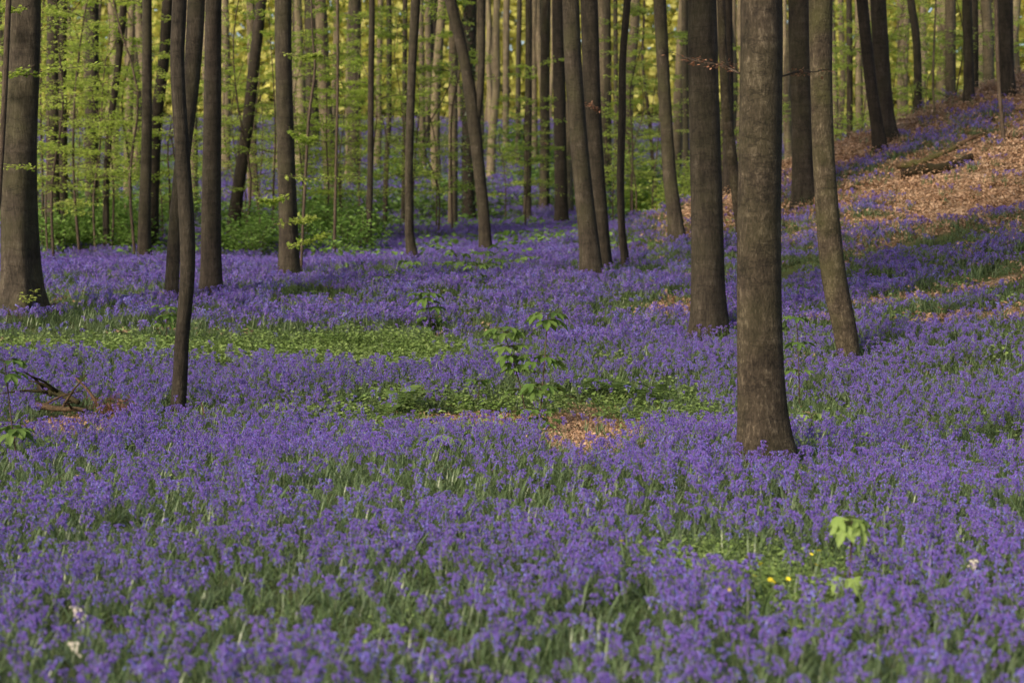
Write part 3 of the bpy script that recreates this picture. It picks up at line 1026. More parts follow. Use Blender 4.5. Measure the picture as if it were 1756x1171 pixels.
# far wood that reads as one sunlit mass
def far_wood():
    rs = np.random.RandomState(9)
    n = 230000
    x = rs.uniform(-78, 78, n)
    y = 134 + rs.uniform(0, 1, n) ** 1.6 * 46
    cl = noise(x, y * 0.8, 7, 71)
    z = ground_z(x, y) + rs.uniform(-0.1, 1, n) * (34 + 8 * cl) + 0.2
    keep = rs.uniform(0, 1, n) < 0.9 + 0.5 * (noise(x * 1.0, z * 1.7 + y * .3, 4.2, 73) - 0.4)
    C = np.stack([x, y, z], 1)[keep]
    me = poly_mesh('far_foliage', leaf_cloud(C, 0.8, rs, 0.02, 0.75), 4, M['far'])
    tag(obj('far_wood', me), 'sunlit yellow green foliage of the wood far behind the trunks', 'wood', kind='stuff')


far_wood()


# ---------------------------------------------------------------- understory
def beech_sapling(x, y, h, r, label, group, rs, n_b=24, leaf=0.09, z_low=0.22, m='beech', per=60):
    z0 = gz(x, y)
    root = tag(obj('beech_sapling', None, loc=(x, y, z0)), label, 'sapling', group)
    g, lg = Geo(), Geo()
    P = np.array([(0, 0, -.15)] + [(rs.normal() * .05 * h * k / 5, rs.normal() * .05 * h * k / 5, h * k / 5) for k in range(1, 6)])
    S = spline(P, 16)
    tube(g, S, np.linspace(0.008 + 0.0032 * h, 0.004, 16), 6)
    for k in range(n_b):
        f = rs.uniform(z_low, 0.98)
        c = S[int(f * 15)]
        a = rs.uniform(0, 6.28)
        L = r * (1.05 - 0.55 * f) * rs.uniform(0.6, 1.1)
        e = c + np.array((cos(a) * L, sin(a) * L, rs.uniform(-.02, .22) * L))
        mid = (c + e) / 2 + np.array((0, 0, .08 * L))
        tw = np.array([c, mid, e])
        tube(g, spline(tw, 5), np.linspace(.009, .003, 5), 4)
        sprig(lg, rs, tw, int(per * 0.4), leaf, spread=0.2)
        for q in range(4):
            t = rs.uniform(.3, .95)
            b = c * (1 - t) + e * t + np.array((0, 0, .05 * L))
            a2 = a + rs.choice([-1, 1]) * rs.uniform(.5, 1.0)
            e2 = b + np.array((cos(a2), sin(a2), rs.uniform(-.1, .1))) * L * 0.42
            sprig(lg, rs, np.array([b, (b + e2) / 2, e2]), int(per * 0.25), leaf, spread=0.15)
    obj('stem', g.mesh('stem', [M['twig']], True), root)
    obj('crown', lg.mesh('crown', [M[m]]), root)
    return root


def region(u0, u1, D0, D1, n, rs):
    out = []
    for _ in range(n):
        D = rs.uniform(D0, D1)
        u = rs.uniform(u0, u1)
        out.append(((u - W0 / 2) / FPX * D, D))
    return out


rs = np.random.RandomState(21)
SAP = [(70, 150, 40, 60, 8, 9, 2.1, 'right behind the thick fluted beech'), (150, 240, 40, 60, 10, 9, 2.1, 'around the dark crooked trunk at left'),
       (380, 480, 42, 58, 7, 8, 1.9, 'around the dark leaning trunk'), (510, 600, 44, 60, 6, 7, 1.9, 'right of the stout brown trunk'),
       (590, 720, 46, 64, 6, 7.5, 1.9, 'among the thin pole trunks'), (700, 800, 46, 62, 3, 8.5, 1.9, 'left of the forked trunk'),
       (840, 960, 50, 66, 3, 5, 1.8, 'between forked and straight black trunks'), (1040, 1130, 46, 62, 6, 7, 1.8, 'behind the thin wavy trunk'),
       (1160, 1290, 48, 60, 3, 7, 1.8, 'seen between the two thickest beeches'), (1430, 1560, 50, 66, 9, 9, 2.1, 'behind the dark crest trunks'),
       (1560, 1760, 50, 66, 10, 10, 2.2, 'in the hollow past the bank'), (-40, 70, 36, 50, 3, 7, 1.9, 'beyond the left edge beech'), (240, 330, 42, 54, 3, 7, 1.8, 'behind the twin pair')]
for (u0, u1, D0, D1, n, h, r_, side) in SAP:
    for (x, y) in region(u0, u1, D0, D1, n, rs):
        beech_sapling(x, y, h * rs.uniform(.7, 1.15), r_ * rs.uniform(.8, 1.15), 'thin beech sapling with sprays of fresh leaves ' + side, 'beech saplings ' + side, rs, per=70)


def bush(x, y, r, h, label, group, rs, m='shrub', leaf=0.11, n=520, name='shrub'):
    root = tag(obj(name, None, loc=(x, y, gz(x, y))), label, 'shrub', group)
    g = Geo()
    tips = []
    for k in range(9):
        a = rs.uniform(0, 6.28)
        q = rs.uniform(.2, 1)
        e = np.array((cos(a) * r * q, sin(a) * r * q, h * rs.uniform(.55, 1.0) * (1.1 - .4 * q)))
        P = np.array([(cos(a) * .05, sin(a) * .05, -.08), e * (.45, .45, .6), e])
        tube(g, spline(P, 6), np.linspace(.012, .004, 6), 4)
        tips.append(e)
    obj('stem', g.mesh('stem', [M['twig']], True), root)
    tips = np.array(tips)
    k = rs.randint(0, len(tips), n)
    C = tips[k] * rs.uniform(.35, 1.05, (n, 1)) + rs.normal(size=(n, 3)) * np.array((r * .26, r * .26, h * .13))
    C[:, 2] = np.maximum(C[:, 2], 0.03)
    obj('foliage', poly_mesh('foliage', leaf_cloud(C, leaf, rs, 0.55, 0.75), 4, M[m]), root)


rs = np.random.RandomState(31)
BUSH = [(70, 150, 444, 375, 11, 'right behind the fluted beech'), (150, 240, 444, 375, 12, 'below the crooked trunk at left'), (380, 470, 450, 395, 9, 'at foot of the leaning trunk'),
        (510, 570, 448, 375, 8, 'right of the stout brown trunk'), (570, 640, 446, 375, 7, 'at foot of thin pole trunks'), (650, 800, 390, 300, 6, 'around the slim bent trunk'),
        (880, 990, 385, 270, 6, 'behind the leaning beech pair'), (1060, 1130, 385, 300, 6, 'at foot of crooked sapling'), (250, 350, 420, 370, 4, 'behind the twin pair'),
        (-60, 20, 430, 360, 2, 'beyond the left edge beech')]
for (u0, u1, v0, v1, n, where) in BUSH:
    for k in range(n):
        p = hit(rs.uniform(u0, u1), v1 + (v0 - v1) * rs.uniform(0, 1) ** 0.7)
        s = p[1] / 40
        bush(p[0], p[1], rs.uniform(.5, 1.1) * s, rs.uniform(.6, 1.35) * s, 'low green leafy shrub in the undergrowth ' + where, 'undergrowth shrubs ' + where, rs,
             leaf=0.11 * s)
# green bushes in the hollow behind the crest of the bank
for (x, y) in region(1430, 1760, 50, 64, 14, rs):
    bush(x, y, rs.uniform(1.2, 2.0), rs.uniform(1.8, 4.0), 'bright yellow green bush in the sunny hollow behind leafy bank', 'bushes in the hollow behind the bank', rs, 'beech', 0.16, 900)
for (x, y) in region(1050, 1340, 50, 66, 8, rs):
    bush(x, y, rs.uniform(1.0, 1.8), rs.uniform(1.2, 2.6), 'bright green bush in the glade behind the thick beeches', 'bushes in the glade behind the beeches', rs, 'beech', 0.14, 800)


# ---------------------------------------------------------------- sycamore seedlings with big lobed leaves
def lobed_leaf():
    pts = []
    for k in range(5):
        a = radians(-100 + 50 * k)
        L = [0.62, 0.88, 1.0, 0.88, 0.62][k]
        pts.append((sin(a) * L * .92, cos(a) * L, L))
        for d, q in ((10, .80), (17, .72), (25, .5)):
            if k < 4:
                a2 = a + radians(d)
                q2 = q * (L + .05)
                pts.append((sin(a2) * q2, cos(a2) * q2, q2))
        if k < 4:
            Ln = [0.62, 0.88, 1.0, 0.88, 0.62][k + 1]
            for d, q in ((-17, .72), (-10, .80)):
                a2 = a + radians(50 + d)
                pts.append((sin(a2) * q * Ln, cos(a2) * q * Ln, q * Ln))
    pts.append((0.12, -.06, .15))
    pts.append((-.12, -.06, .15))
    V = [(0, 0.0, 0)] + [(x, y, -0.26 * L * L - 0.10 * L * math.cos(7.2 * math.atan2(x, y + .001))) for x, y, L in pts]
    # order by angle
    ring = sorted(range(1, len(V)), key=lambda i: math.atan2(V[i][0], V[i][1]))
    F = [(0, ring[i], ring[(i + 1) % len(ring)]) for i in range(len(ring))]
    g = Geo()
    g.add(np.array(V), F)
    return g


LEAF_ME = {k: lobed_leaf().mesh('lobed_leaf', [M[k]], True) for k in ('sycamore', 'lime')}


def sycamore(pts, label, size, tiers, rs, m='sycamore', group=None, D=None, per=4, droop=(-.5, .1)):
    u0, v0 = pts[0]
    base = hit(u0, v0)
    D = base[1]
    root = tag(obj('sycamore_seedling', None, loc=base), label, 'seedling', group)
    P = np.array([at(u, v, D) - base for u, v in pts])
    P[0] = (0, 0, -.05)
    S = spline(P, 24)
    g = Geo()
    tube(g, S, np.linspace(0.009, 0.005, 24), 6)
    for ti, f in enumerate(tiers):
        c = S[int(f * 23)]
        a0 = rs.uniform(0, 3.1)
        for k in range(per):
            a = a0 + k * 2 * pi / per + rs.uniform(-.3, .3)
            L = size * rs.uniform(.45, .85)
            e = c + np.array((cos(a) * L, sin(a) * L, L * rs.uniform(.05, .3)))
            tube(g, spline(np.array([c, (c + e) / 2 + (0, 0, .12 * L), e]), 4), np.full(4, .0022), 4)
            sz = size * rs.uniform(.75, 1.15) * (1.0 if f > .9 else .9)
            obj('leaf', LEAF_ME[m], root, loc=e, rot=(rs.uniform(*droop), rs.uniform(-.25, .25), a - pi / 2), scl=sz)
    obj('stem', g.mesh('stem', [M['twig']], True), root)


rs = np.random.RandomState(41)
sycamore([(925, 748), (928, 690), (934, 620), (939, 540)], 'tall sycamore seedling, right one of two beside patch of brown leaves', .17, [1, .97, .72, .68, .5, .45, .3, .2, .08], rs)
sycamore([(903, 740), (898, 690), (882, 625), (862, 565)], 'sycamore seedling leaning beside the taller one at brown leaves', .165, [1, .96, .85, .78, .68, .62, .45, .3, .15], rs)
sycamore([(742, 575), (738, 545), (732, 505)], 'sycamore seedling standing at right end of pale green strip', .21, [1, .9, .7, .5, .3], rs)
sycamore([(1452, 1050), (1458, 980), (1461, 893)], 'near sycamore seedling with umbrella of broad drooping leaves above celandines', .11, [1.0, .97, .45], rs, 'lime', per=5, droop=(-1.0, -.6))
sycamore([(1371, 700), (1370, 640), (1366, 545)], 'thin stemmed sycamore seedling right beside the thickest beech', .14, [1, .8, .55, .1], rs, per=3)
sycamore([(285, 592), (286, 560), (287, 528)], 'sycamore seedling behind the slim wavy young trunk', .17, [1, .8, .55, .3], rs)
sycamore([(34, 800), (22, 740), (8, 620)], 'sycamore seedling with toothed leaves at left edge by fallen branches', .17, [1, .95, .55, .5], rs)
sycamore([(765, 775), (764, 765), (764, 748)], 'low sycamore seedling with very broad leaves left of brown leaf patch', .2, [1, .5], rs, per=3)
sycamore([(820, 700), (820, 690), (822, 655)], 'small sycamore seedling behind the two tall ones', .15, [1, .5], rs, per=4)
sycamore([(1392, 745), (1392, 735), (1392, 712)], 'small pale seedling amid bluebells right of the thickest beech', .15, [1, .5], rs, 'lime', per=4)
sycamore([(486, 715), (486, 708), (486, 695)], 'small pale seedling amid bluebells in front of green strip', .16, [1], rs, 'lime', per=4)
sycamore([(565, 715), (565, 708), (565, 698)], 'pale flat seedling between green strip and fern patch', .14, [1], rs, 'lime', per=4)
for k, (u, v, h) in enumerate([(655, 498, 22), (640, 485, 15), (705, 472, 22), (690, 478, 14), (760, 478, 26), (782, 470, 34), (800, 482, 30), (830, 478, 44), (852, 472, 26), (880, 470, 22),
                               (905, 465, 22), (720, 490, 18), (990, 448, 20), (815, 500, 44), (600, 470, 18), (120, 470, 18), (215, 480, 16)]):
    sycamore([(u, v), (u, v - h * .5), (u + rs.uniform(-3, 3), v - h)], 'young sycamore seedling in far part of bluebells near the middle', .19, [1, .6, .3], rs,
             group='sycamore seedlings at the back of the bluebells', per=4)
for k, (u, v) in enumerate([(405, 700), (425, 690), (440, 705), (415, 720), (800, 745), (830, 742), (850, 748), (815, 760), (865, 735), (795, 725), (1120, 705), (620, 745)]):
    sycamore([(u, v), (u, v - 6), (u + rs.uniform(-4, 4), v - rs.uniform(14, 26))], 'tiny yellow green seedling among bluebells near the fern patch', .065, [1, .5], rs, 'lime',
             'tiny yellow green seedlings', per=4)


# ---------------------------------------------------------------- ferns
def frond_mesh():
    g = Geo()
    n = 16
    P = np.array([(0, 0.0, 0), (0, .25, .28), (0, .55, .42), (0, .85, .36), (0, 1.0, .28)])
    S = spline(P, n + 1)
    tube(g, S, np.linspace(.008, .002, n + 1), 4)
    for i in range(2, n + 1):
        t = i / n
        L = 0.26 * (sin(pi * min(1, (t * .85 + .12))) ** .8)
        for s in (-1, 1):
            c = S[i]
            tip = c + np.array((s * L, .10 * L + .02, -.12 * L))
            w = .026
            g.add([c + (0, -w, 0), c + (0, w, 0), c + (s * L * .55, .04 + w, -.02), tip, c + (s * L * .55, .01 - w, -.02)], [(0, 1, 2, 3, 4)])
    return g.mesh('frond', [M['fern']])


FROND = frond_mesh()
rs = np.random.RandomState(51)
for (u, v, s, lab) in [(690, 712, .5, 'green fern clump left of the two tall seedlings'), (655, 725, .38, 'small fern clump at left end of fern patch'), (715, 740, .42, 'fern clump by bare soil left of low broad seedling'),
                       (1010, 684, .42, 'fern clump behind the patch of brown leaves'), (1060, 692, .45, 'broad fern clump behind right end of brown leaves'),
                       (1115, 700, .42, 'fern clump nearest the thickest beech'), (970, 670, .36, 'fern clump behind the taller seedling'), (1050, 672, .4, 'fern clump farthest back behind brown leaves'),
                       (610, 700, .35, 'small fern among bluebells before the green strip')]:
    p = hit(u, v)
    root = tag(obj('fern', None, loc=p), lab, 'fern')
    for k in range(9):
        a = k * 2 * pi / 9 + rs.uniform(-.3, .3)
        obj('frond', FROND, root, rot=(rs.uniform(-.1, .6), rs.uniform(-.35, .35), a), scl=s * rs.uniform(.45, 1.0))


# ---------------------------------------------------------------- fallen wood
def log(name, pts, label, r, m='rotten', cat='branch', taper=.5, lift=0.0, twigs=0, seed=0):
    rs = np.random.RandomState(seed)
    Q = [hit(u, v) for u, v in pts]
    base = Q[0].copy()
    P = np.array([q + (0, 0, r * .6 + lift) for q in Q]) - base
    S = spline(P, 14)
    S[:, 2] += rs.normal(size=14) * r * .12
    g = Geo()
    tube(g, S, np.linspace(r, r * taper, 14), 9, wob=.15)
    for k in range(twigs):
        i = rs.randint(2, 12)
        d = unit(rand_unit(1, rs)[0] * (1, 1, .5) + (0, 0, .35))
        L = rs.uniform(.2, .6)
        tube(g, spline(np.array([S[i], S[i] + d * L * .5 + (0, 0, .03), S[i] + d * L]), 5), np.linspace(r * .4, r * .12, 5), 5)
    root = obj(name, g.mesh(name, [M[m]], True), loc=base)
    tag(root, label, cat)
    return root


def log3(name, pts, label, r, D, m='rotten', cat='branch', taper=.5, seed=0):
    """a branch that stands clear of the ground: traced points at depth D"""
    base = hit(*pts[0])
    D = base[1]
    P = np.array([at(u, v, D + (k * .12)) for k, (u, v) in enumerate(pts)]) - base
    g = Geo()
    tube(g, spline(P, 14), np.linspace(r, r * taper, 14), 7, wob=.15)
    return tag(obj(name, g.mesh(name, [M[m]], True), loc=base), label, cat)


log('mossy_log', [(1545, 312), (1580, 302), (1620, 298), (1668, 280)], 'short mossy rotten log lying on the leaf litter of bank', .125, 'moss', cat='log', taper=.6, lift=.06, seed=1)
log('fallen_branch', [(1540, 297), (1580, 290), (1630, 268), (1692, 238)], 'long brown rotten branch just above the mossy log', .085, 'rotten', lift=.1, seed=2)
log('fallen_branch', [(1525, 258), (1560, 245), (1590, 232), (1625, 230)], 'thin bent branch lying across crest of bank by dark trunks', .05, 'twig', seed=3)
log('fallen_branch', [(1690, 214), (1715, 205), (1735, 195), (1765, 197)], 'dark fallen bough behind thin bare pole on bank', .09, 'rotten', seed=4)
log('fallen_branch', [(1708, 250), (1735, 240), (1760, 235)], 'thin dark branch at foot of the bare pole', .045, 'rotten', twigs=2, seed=5)
log('fallen_branch', [(1380, 264 + 40), (1420, 270), (1470, 268)], 'thin fallen branch left of the two dark crest trunks', .035, 'rotten', seed=6)
log('fallen_log', [(527, 292), (548, 286), (572, 278)], 'fallen reddish log far back behind spindly grey sapling', .2, 'rotten', 'log', .8, seed=7)
log('fallen_branch', [(70, 700), (100, 712), (135, 726)], 'thick dark fallen branch left of the russet bracken', .05, 'moss', lift=.2, twigs=4, seed=8)
log('fallen_branch', [(62, 722), (95, 728), (150, 732)], 'fallen branch lying lowest in the pile by left seedling', .04, 'rotten', lift=.15, twigs=4, seed=9)
log3('fallen_branch', [(140, 738), (160, 722), (195, 706)], 'barkless branch end rising out of the bluebells by russet bracken', .028, None, seed=10)
log3('fallen_branch', [(182, 722), (165, 690), (150, 668), (130, 648)], 'knobbly dead branch pointing up and left out of russet bracken', .022, None, seed=11)
log3('fallen_branch', [(355, 730), (350, 710), (345, 690)], 'short dead stick upright in bluebells by slim wavy trunk', .012, None, seed=12)
rs = np.random.RandomState(61)
for (u, v, s) in [(190, 722, .24), (207, 730, .18)]:
    p = hit(u, v)
    g = Geo()
    C = rs.normal(size=(260, 3)) * np.array((.5, .4, .22)) * s + (0, 0, .22 * s + .12)
    root = tag(obj('dead_bracken', poly_mesh('dead_bracken', leaf_cloud(C, .09, rs, .15, .1), 4, M['russet']), loc=p),
               'tangled russet dead bracken ' + ('beside the knobbly branch' if u == 190 else 'on the side nearer the slim wavy trunk'), 'bracken')


# ---------------------------------------------------------------- scatter by instances
def scatter(name, P, rot, scl, idx, protos, label=None, cat=None):
    coll = bpy.data.collections.new(name + '_sources')
    for i, me in enumerate(protos):
        o = bpy.data.objects.new('%s_source_%02d' % (name, i), me)
        coll.objects.link(o)
    me = bpy.data.meshes.new(name)
    me.vertices.add(len(P))
    me.vertices.foreach_set('co', np.asarray(P, np.float32).ravel())
    a = me.attributes.new('rot', 'FLOAT_VECTOR', 'POINT'); a.data.foreach_set('vector', np.asarray(rot, np.float32).ravel())
    a = me.attributes.new('scl', 'FLOAT', 'POINT'); a.data.foreach_set('value', np.asarray(scl, np.float32))
    a = me.attributes.new('idx', 'INT', 'POINT'); a.data.foreach_set('value', np.asarray(idx, np.int32))
    o = obj(name, me)
    ng = bpy.data.node_groups.new(name, 'GeometryNodeTree')
    ng.interface.new_socket('Geometry', in_out='INPUT', socket_type='NodeSocketGeometry')
    ng.interface.new_socket('Geometry', in_out='OUTPUT', socket_type='NodeSocketGeometry')
    gi, go = ng.nodes.new('NodeGroupInput'), ng.nodes.new('NodeGroupOutput')
    ip = ng.nodes.new('GeometryNodeInstanceOnPoints')
    ci = ng.nodes.new('GeometryNodeCollectionInfo')
    ci.inputs['Collection'].default_value = coll
    ci.inputs['Separate Children'].default_value = True
    ci.inputs['Reset Children'].default_value = True

    def attr(nm, typ):
        n = ng.nodes.new('GeometryNodeInputNamedAttribute')
        n.data_type = typ
        n.inputs['Name'].default_value = nm
        return n.outputs[0]
    e2r = ng.nodes.new('FunctionNodeEulerToRotation')
    ng.links.new(attr('rot', 'FLOAT_VECTOR'), e2r.inputs[0])
    ng.links.new(gi.outputs[0], ip.inputs['Points'])
    ng.links.new(ci.outputs[0], ip.inputs['Instance'])
    ip.inputs['Pick Instance'].default_value = True
    ng.links.new(attr('idx', 'INT'), ip.inputs['Instance Index'])
    ng.links.new(e2r.outputs[0], ip.inputs['Rotation'])
    ng.links.new(attr('scl', 'FLOAT'), ip.inputs['Scale'])
    ng.links.new(ip.outputs[0], go.inputs[0])
    md = o.modifiers.new('scatter', 'NODES')
    md.node_group = ng
    return tag(o, label, cat, kind='stuff')


# ---------------------------------------------------------------- bluebells
def bell(g, c, d, L, r, mi, sides=5, tips=True):
    """a hanging bell: narrow tube that flares into curled-back tips"""
    d = unit(d)
    a = unit(np.cross(d, (0.3, 0.9, 0.1)))
    b = np.cross(d, a)
    th = np.linspace(0, 2 * pi, sides, endpoint=False)
    rings = []
    for f, q in ((0, .45), (.25, .85), (.72, .8), (1.0, 1.45)):
        rings.append(c + d * L * f + np.outer(np.cos(th) * r * q, a) + np.outer(np.sin(th) * r * q, b))
    V = np.concatenate(rings)
    F = []
    for i in range(2):
        for j in range(sides):
            k = (j + 1) % sides
            F.append((i * sides + j, i * sides + k, (i + 1) * sides + k, (i + 1) * sides + j))
    for j in range(sides):
        k = (j + 1) % sides
        F.append((2 * sides + j, 2 * sides + k, 3 * sides + k) if not tips else (2 * sides + j, 2 * sides + k, 3 * sides + j))
    g.add(V, F, mi)


def bell_low(g, c, d, L, r, mi):
    d = unit(d)
    a = unit(np.cross(d, (0.3, 0.9, 0.1)))
    b = np.cross(d, a)
    th = np.array((0, 2.09, 4.19))
    V = np.concatenate([c + np.outer(np.cos(th) * r * .6, a) + np.outer(np.sin(th) * r * .6, b),
                        c + d * L + np.outer(np.cos(th) * r * 1.3, a) + np.outer(np.sin(th) * r * 1.3, b)])
    g.add(V, [(0, 1, 4, 3), (1, 2, 5, 4), (2, 0, 3, 5)], mi)


def blade(g, p, a, L, w, mi, rs, seg=5, arch=.8):
    d = np.array((cos(a), sin(a), 0))
    s = np.array((-sin(a), cos(a), 0))
    V = []
    tilt = rs.uniform(.5, 1.75)
    q = np.array(p, float)
    ang = pi / 2 - tilt * .45
    for i in range(seg + 1):
        t = i / seg
        ww = w * (1 - t ** 2.2) * (.7 + .6 * min(t * 3, 1)) * .5
        V += [q - s * ww + (0, 0, ww * .25), q + s * ww + (0, 0, ww * .25)]
        q = q + (d * cos(ang) + np.array((0, 0, sin(ang)))) * L / seg
        ang -= arch * tilt / seg * 1.35
    F = [(2 * i, 2 * i + 1, 2 * i + 3, 2 * i + 2) for i in range(seg)]
    g.add(np.array(V), F, mi)


def bluebell_parts(rs, low=False):
    """stem, flower head and leaves of one plant, nodding towards +X"""
    h = rs.uniform(.25, .37)
    lean = rs.uniform(.02, .08)
    P = np.array([(0, 0, -.02), (lean * .2, 0, h * .45), (lean * .6, 0, h * .8), (lean + .01, 0, h * .97), (lean + .03, 0, h * 1.0)])
    S = spline(P, 16)
    gs, gf, gl = Geo(), Geo(), Geo()
    tube(gs, S, np.linspace(.0032, .0018, 16) * (1.3 if low else 1), 3 if low else 4)
    if not low:
        tube(gf, S[7:], np.linspace(.0026, .0016, 9), 4)
    n = rs.randint(12, 19)
    for k in range(n):
        f = .50 + .50 * k / (n - 1)
        c = S[min(15, int(f * 15))] + rs.normal(size=3) * .002
        a = rs.normal() * 1.6
        d0 = np.array((cos(a), sin(a), rs.uniform(0, .35)))
        c2 = c + d0 * rs.uniform(.010, .028)
        d = np.array((cos(a) * (.35 + .5 * rs.random_sample()), sin(a) * (.35 + .5 * rs.random_sample()), -.75))
        sc = rs.uniform(.85, 1.15) * (1.05 - .35 * max(0, (f - .85) / .15))
        if low:
            bell_low(gf, c2, d, .018 * sc, .0066 * sc, 0)
        else:
            bell(gf, c2, d, .018 * sc, .0058 * sc, 0)
            tube(gf, np.array([c, (c + c2) / 2 + (0, 0, .002), c2]), (.0012, .0012, .0012), 3)
    for k in range(rs.randint(3, 6)):
        blade(gl, (0, 0, -.01), rs.uniform(0, 6.28), rs.uniform(.2, .38), rs.uniform(.009, .016), 0, rs, 3 if low else 5)
    return gs, gf, gl


def merged(items, name, mats):
    g = Geo()
    for (src, mi, off, ang, s) in items:
        V = np.concatenate(src.v)
        c, q = cos(ang), sin(ang)
        V2 = np.stack([V[:, 0] * c - V[:, 1] * q, V[:, 0] * q + V[:, 1] * c, V[:, 2]], 1) * s + np.asarray(off)
        g.add(V2, src.f, mi)
    return g.mesh(name, mats)


rs = np.random.RandomState(71)
KINDS_ = [bluebell_parts(rs) for _ in range(9)]
LOWK = [bluebell_parts(rs, True) for _ in range(8)]
BB_MATS = [M['stem'], M['bell'], M['blade']]
NEAR_PROTOS = [merged([(a, 0, (0, 0, 0), 0, 1), (b, 1, (0, 0, 0), 0, 1), (c, 2, (0, 0, 0), 0, 1)], 'bluebell_plant', BB_MATS) for a, b, c in KINDS_]
CLUMPS = []
for k in range(6):
    it = []
    for j in range(9):
        a, b, c = LOWK[rs.randint(8)]
        off = (rs.normal() * .15, rs.normal() * .15, 0)
        ang, s = rs.uniform(0, 6.28), rs.uniform(.8, 1.15)
        it += [(a, 0, off, ang, s), (b, 1, off, ang, s), (c, 2, off, ang, s)]
    CLUMPS.append(merged(it, 'bluebell_clump', BB_MATS))

TRUNK_XY = [(T[k][1][0], T[k][1][1], 0.16 if 'sapling' in T[k][0].name else 0.3) for k in T]


def clear_of_trunks(x, y):
    ok = np.ones(len(x), bool)
    for a, b, r_ in TRUNK_XY:
        ok &= (x - a) ** 2 + (y - b) ** 2 > (r_ * 0.75) ** 2
    return ok


def sample(D0, D1, dens, rs, margin=0.34):
    """points per square metre dens over the wedge the camera sees, with room to step aside"""
    area = margin * (D1 ** 2 - D0 ** 2) + 1.2 * (D1 - D0)
    n = int(area * dens)
    D = np.sqrt(rs.uniform(D0 ** 2, D1 ** 2, n))
    x = rs.uniform(-1, 1, n) * (margin * D + 0.6)
    return x, D


rs = np.random.RandomState(81)
x, y = sample(6.8, 24, 145, rs)
fl, gr, lit = masks(x, y)
k = (rs.uniform(0, 1, len(x)) < fl) & clear_of_trunks(x, y)
x, y = x[k], y[k]
z = ground_z(x, y)
rot = np.stack([rs.normal(size=len(x)) * .10, rs.normal(size=len(x)) * .10, rs.uniform(0, 6.28, len(x))], 1)
scl = 0.71 * rs.uniform(.7, 1.25, len(x)) * (0.86 + 0.26 * noise(x, y, 1.3, 91))
idx = rs.randint(0, 9, len(x))
# the 300 that stand largest in view are plants of their own
uu, vv = proj(np.stack([x, y, z + .28 * scl], 1))
inview = (uu > 0) & (uu < W0) & (vv < H0 - 6)
order = np.argsort(np.where(inview, y, 1e9))[:300]
BB = []
for gs_, gf_, gl_ in KINDS_:
    BB.append((gs_.mesh('stem', [M['stem']]), gf_.mesh('flower_head', [M['bell']]), gl_.mesh('leaves', [M['blade']])))
for i in order:
    a, b, c = BB[idx[i]]
    o = obj('bluebell', a, loc=(x[i], y[i], z[i]), rot=rot[i], scl=float(scl[i]))
    tag(o, 'violet bluebell in the soft blurred front row of the flower carpet', 'bluebell', 'bluebells in the front row')
    obj('flower_head', b, o)
    obj('leaves', c, o)
rest = np.ones(len(x), bool)
rest[order] = False
scatter('bluebell_carpet', np.stack([x, y, z], 1)[rest], rot[rest], scl[rest], idx[rest], NEAR_PROTOS, 'dense carpet of violet bluebells covering the woodland floor', 'bluebells')
print('near bluebells', len(x))

x, y = sample(24, 66, 22, rs, 0.36)
fl, gr, lit = masks(x, y)
k = (rs.uniform(0, 1, len(x)) < fl) & clear_of_trunks(x, y)
x, y = x[k], y[k]
x2, y2 = sample(66, 130, 3.0, rs, 0.36)
fl2, gr2, _ = masks(x2, y2)
k = rs.uniform(0, 1, len(x2)) < fl2
x, y = np.concatenate([x, x2[k]]), np.concatenate([y, y2[k]])
z = ground_z(x, y)
rot = np.stack([rs.normal(size=len(x)) * .05, rs.normal(size=len(x)) * .05, rs.uniform(0, 6.28, len(x))], 1)
scl = rs.uniform(.6, .92, len(x)) * np.where(y > 66, 2.0, 1.0)
scatter('distant_bluebells', np.stack([x, y, z], 1), rot, scl, rs.randint(0, 6, len(x)), CLUMPS, 'far spread of bluebells reaching back between the trunks and over the bank', 'bluebells')
print('bluebell clumps', len(x))

# ---------------------------------------------------------------- leaf blades and grass between the flowers
TUFTS = []
for k in range(7):
    g = Geo()
    for j in range(13):
        blade(g, (rs.normal() * .05, rs.normal() * .05, -.01), rs.uniform(0, 6.28), rs.uniform(.12, .34), rs.uniform(.007, .013), 0, rs, 4)
    TUFTS.append(g.mesh('blade_tuft', [M['blade']]))
x, y = sample(6.5, 26, 100, rs)
fl, gr, lit = masks(x, y)
hm = np.zeros(len(x))
for e in HERB:
    hm = np.maximum(hm, E(x, y, e))
k = (rs.uniform(0, 1, len(x)) < gr * (1 - .15 * hm) * (1 - .9 * lit)) & clear_of_trunks(x, y)
xa, ya = x[k], y[k]
x, y = sample(26, 75, 14, rs, .36)
fl, gr, lit = masks(x, y)
k = rs.uniform(0, 1, len(x)) < gr
xb, yb = x[k], y[k]
x, y = np.concatenate([xa, xb]), np.concatenate([ya, yb])
sc = rs.uniform(.42, .8, len(x)) * np.where(y > 26, 1.6, 1)
scatter('grass', np.stack([x, y, ground_z(x, y)], 1), np.stack([rs.normal(size=len(x)) * .08, rs.normal(size=len(x)) * .08, rs.uniform(0, 6.28, len(x))], 1), sc,
        rs.randint(0, 7, len(x)), TUFTS, 'green strap leaves and grass growing between the bluebells', 'grass')

